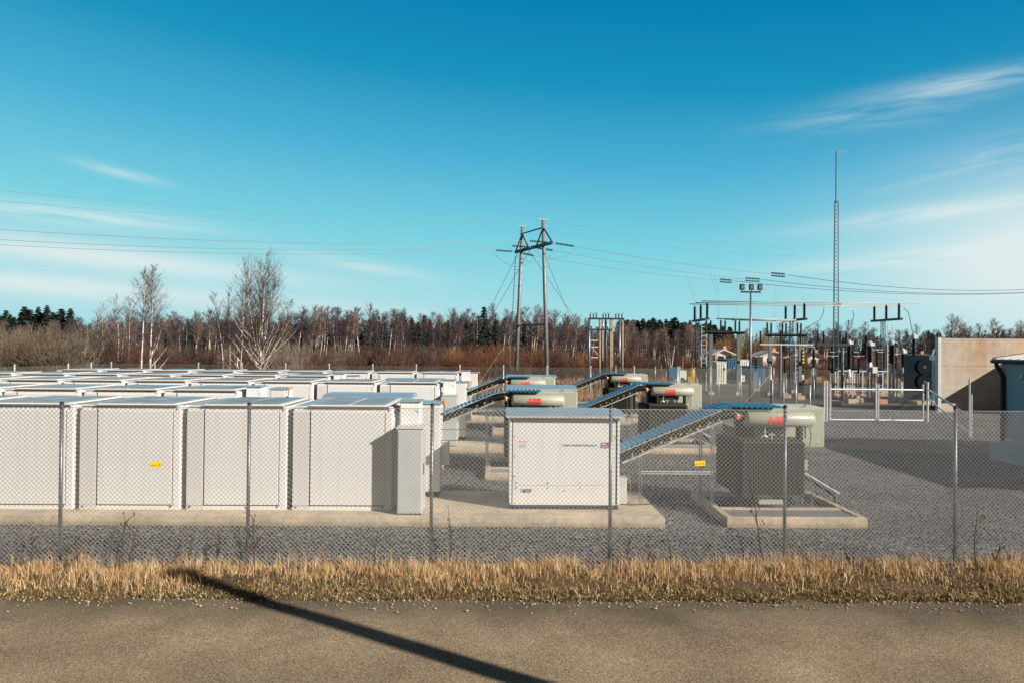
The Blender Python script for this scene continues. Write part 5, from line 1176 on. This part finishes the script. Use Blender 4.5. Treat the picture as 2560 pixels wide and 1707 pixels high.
SP = [(px, top, Y, s) for s, lst in (
  ('dark spruce in the cluster left of the pylon', [(1010, 792, 150), (1030, 795, 140), (1060, 788, 150), (1075, 800, 135), (1092, 806, 150), (1045, 805, 130), (1100, 800, 140), (1120, 800, 150)]),
  ('dark pointed spruce, the tallest just left of the pylon', [(1210, 768, 130)]),
  ('dark spruce among the birches around the pylon', [(1195, 790, 140), (1238, 800, 135), (1260, 797, 150), (1165, 806, 130), (1340, 800, 150), (1410, 806, 150), (1310, 808, 140)]),
  ('dark spruce left of centre among the birches', [(430, 800, 150), (470, 806, 140), (510, 806, 160), (860, 808, 150), (935, 800, 160), (960, 806, 150), (760, 812, 150), (700, 806, 160), (820, 806, 170)]),
  ('lone dark spruce standing clear at the left against the sky', [(175, 772, 250)]),
  ('dark spruce behind the substation ladder towers', [(1668, 860, 120), (1702, 838, 130), (2086, 822, 130), (2108, 842, 120), (2165, 836, 130), (2322, 826, 180), (2333, 834, 180), (1960, 850, 140)])) for px, top, Y in lst]
for i in range(16): SP.append((-20+i*11.5+rb.uniform(-4, 4), 768+rb.uniform(-4, 26), 255+rb.uniform(-10, 20), 'dark spruce in the skyline group at the far left'))
for i in range(44): SP.append((1545+i*6.6+rb.uniform(-3, 3), 798+max(0, i-22)*1.0+rb.uniform(-4, 12), 330+rb.uniform(-30, 30), 'dark conifer on the wooded ridge left of the substation'))
for px, top, Y, lab in SP:
    k = rb.randrange(4); loc = (X(px, Y), Y, -.1); s_ = Z(px, top, Y)/14; lab_g = 'spruces: '+lab
    if not usd[k]: c = spr[k]; c.location = loc; c['label'] = lab; c['group'] = lab_g; usd[k] = True
    else: c = dup(spr[k], loc, 0, lab, lab_g, kids=sk[k])
    wf = 1.0 if Y < 200 else rb.uniform(1.2, 1.9); c.scale = (s_*wf*rb.uniform(.8, 1.2), s_*wf, s_); c.rotation_euler.z = rb.uniform(0, 6.28)
# far-off wood as one mass
def far_wood():
    Vs, Qs, mis = [], [], []; o = 0; rng = np.random.default_rng(77)
    for i in range(420):
        px = -120+2800*(i+rng.uniform(0, 1))/420; Y = rng.uniform(195, 250) if px < 1500 else rng.uniform(260, 330)
        top = topline(px)+rng.uniform(14, 34); 
        if 1790 < px < 1900: top = max(top, 838)
        h = Z(px, top, Y); con = rng.uniform() < (.35 if px < 1900 else .25)
        V, Q = spruce_geo(h, 1000+i, .19 if con else .30, 420); 
        if not con: V[:, 2] = h*(V[:, 2]/h)**.55; V[:, 0:2] *= 1.0-.45*np.abs(V[:, 2:3]/h-.55)
        V = V+np.array([X(px, Y), Y, -.1]); Vs.append(V); Qs.append(Q+o); o += len(V); mis.append(np.full(len(Q), 0 if con else (1 if rng.uniform() < .6 else 2)))
    ob = fastmesh('distant_wood', np.concatenate(Vs), np.concatenate(Qs), ['spruce', 'woodm', 'woodm'], None, np.concatenate(mis)); tag(ob, 'far-off mixed wood closing the view behind the birches', 'wood', None, 'stuff')
far_wood()
# shrubs
def shrub(label, h, seed, m_, n=150, spread=.42, thin=.016):
    rng = np.random.default_rng(seed); t = thing('willow_shrub', label, 'shrub'); sg, rd = [], []
    for i in range(n):
        a_ = rng.uniform(0, 6.28); e = np.abs(rng.normal(0, spread)); o = np.array([rng.normal(0, .35), rng.normal(0, .35), 0])*h*.3
        d = np.array([math.cos(a_)*math.sin(e), math.sin(a_)*math.sin(e), math.cos(e)]); L_ = h*rng.uniform(.6, 1.05)*(1-.12*e)
        pts, dirs = grow(rng, o, d, L_, thin*h/4*1.4, 5, .05, .10, sg, rd)
        for k in range(7):
            j = rng.integers(1, 6); dv = dirs[min(j, 4)]+rng.normal(0, .35, 3); grow(rng, pts[j], dv/np.linalg.norm(dv), L_*.28*rng.uniform(.4, 1), thin*h/4*.75, 2, .03, .12, sg, rd)
    V, Q = prisms(sg, rd); fastmesh('stems', V, Q, [m_], t); return t
shp = [shrub('', 5, 300, 'willow1', 170, .5, .022), shrub('', 5, 301, 'palest', 120, .4, .02), shrub('', 5, 302, 'willow2', 170, .42, .02), shrub('', 5, 303, 'willow2', 160, .36, .018), shrub('', 4, 304, 'willow3', 190, .36, .018), shrub('', 4, 305, 'willow3', 170, .45, .018)]
shk = [[o for o in bpy.data.objects if o.parent == t] for t in shp]; us = [False]*6
def shz(px):
    if px < 290: return 'large olive-brown willow thicket bush at the far left'
    if px < 760: return 'brown bare shrub behind the rear fence around the tall birches'
    if px < 1150: return 'grey-brown bare shrub between the largest birch and the pylon'
    if px < 1500: return 'rust-orange shrub behind the rear fence near the pylon'
    if px < 1800: return 'dark red-brown shrub behind the pole cluster'
    return 'orange-brown shrub behind the substation equipment'
for i in range(150):
    px = -40+(i+rb.random())*(2300/150); Y = (rb.uniform(78, 110) if px < 1000 else rb.uniform(96, 118)) if px < 1500 else rb.uniform(104, 140)
    k = rb.choice([0, 1, 0]) if px < 290 else (rb.choice([2, 3, 1, 2]) if px < 760 else rb.choice([1, 2, 3, 2]) if px < 1120 else rb.choice([2, 4, 5, 4]) if px < 1500 else rb.choice([2, 3, 3, 5]) if px < 1790 else rb.choice([4, 5, 4, 3]))
    top = np.interp(px, [-40, 60, 150, 290, 330, 560, 760, 900, 1120, 1300, 1500, 1800, 1900, 2300], [850, 838, 826, 832, 862, 872, 874, 866, 868, 872, 876, 896, 896, 892])+rb.gauss(4, 9)
    H0 = 5 if k < 4 else 4; s_ = max(1.2, Z(px, top, Y))/H0; loc = (X(px, Y), Y, -.05); lab = shz(px)
    if not us[k]: c = shp[k]; c.location = loc; c['label'] = lab; c['group'] = 'shrubs: '+lab; us[k] = True
    else: c = dup(shp[k], loc, 0, lab, 'shrubs: '+lab, kids=shk[k])
    c.scale = (s_*rb.uniform(1.0, 1.5), s_*1.2, s_); c.rotation_euler.z = rb.uniform(0, 6.28)
for k in range(6):
    if not us[k]:
        for o in shk[k]: bpy.data.objects.remove(o)
        bpy.data.objects.remove(shp[k])
# golden leafed bushes by the houses
for px, top, Y in ((1835, 845, 175), (1862, 838, 180), (1905, 836, 185), (1925, 848, 175), (1800, 850, 178)):
    t = shrub('round yellow-brown crowned tree among the houses', 6, px, 'willowy', 150, .8, .03); t.name = 'round_tree'; s_ = Z(px, top, Y)/6; t.location = (X(px, Y), Y, 0); t.scale = (s_, s_, s_); t['group'] = 'yellow-brown trees among the houses'; t['category'] = 'tree'
# rough dry scrub between the yards and the wood
def scrub():
    rng = np.random.default_rng(9); n = 60000; Y = rng.uniform(58.5, 125, n); px = rng.uniform(-80, 2640, n); x = (px-1280)/F*Y; ok = ~((px > 1690) & (Y < 99)); x, Y = x[ok], Y[ok]; n = len(x)
    h = rng.uniform(.25, .8, n)*(.5+.6*np.sin(x*.21+np.sin(Y*.3))**2); lean = rng.normal(0, .3, (n, 2))*h[:, None]
    s0 = np.stack([x, Y, 0*x-.04], 1); s1 = np.stack([x+lean[:, 0], Y+lean[:, 1], h], 1)
    V, Q = prisms(np.stack([s0, s1], 1), np.stack([0*x+.03, 0*x+.006], 1)); mi = rng.choice([0, 0, 1, 2], n); o = fastmesh('dry_scrub', V, Q, ['willow3', 'straw', 'willow2'], None, np.tile(mi, 3)); tag(o, 'rough rust-brown dry scrub covering the ground behind the rear fence', 'scrub', None, 'stuff')
scrub()
# denser mid-distance switchgear: slim post insulators on lattice stands
pi0 = thing('post_insulator', '', 'post insulator', group='slim post insulators on lattice stands')
b = MB()
for sx, sy in ((-.14, -.14), (.14, -.14), (.14, .14), (-.14, .14)): b.bar((sx, sy, 0), (sx, sy, 2.4), .045)
for i in range(8): z = .1+i*.28; b.bar((-.14, -.14, z), (.14, -.14, z+.28), .03); b.bar((.14, .14, z), (-.14, .14, z+.28), .03)
b.build('stand', 'galvd', pi0)
MB().insul(0, 0, 2.42, 3.95, .15, 10).build('insulator', 'porc', pi0)
b = MB(); b.lathe(0, 0, [(0, .09), (.12, .14), (.2, .05)], 8, 'z', 3.95); b.tube([(-.5, 0, 4.12), (.6, 0, 4.12)], .03, 5); b.build('terminal', 'galvl', pi0)
b = MB(); b.bevbox(-.35, .35, -.35, .35, -.05, .25, .03); b.build('footing', 'conc', pi0)
PI = [(2034, 70, 1.15, 'left of the mast foot'), (2081, 68, .95, 'just left of the low switch platforms'), (2108, 74, 1.05, 'between the left and middle switch platforms'), (2146, 69, .95, 'under the middle switch platform beam'),
      (2192, 74, 1.1, 'between the two thick circuit breakers'), (2240, 73, 1.0, 'behind the large pale control box'), (2270, 70, .9, 'left of the tall instrument transformer'), (1962, 74, .9, 'between the left disconnector and the middle ladder tower'), (1990, 78, .95, 'behind the middle ladder tower'), (1890, 80, .9, 'right of the floodlight mast')]
pik = [o for o in bpy.data.objects if o.parent == pi0]
for n_, (px, Y, s_, w_) in enumerate(PI):
    lab = 'dark post insulator on a lattice stand '+w_
    if n_ == 0: c = pi0; c['label'] = lab; c.location = (X(px, Y), Y, 0)
    else: c = dup(pi0, (X(px, Y), Y, 0), 0, lab, kids=pik)
    c.scale = (s_, s_, s_)
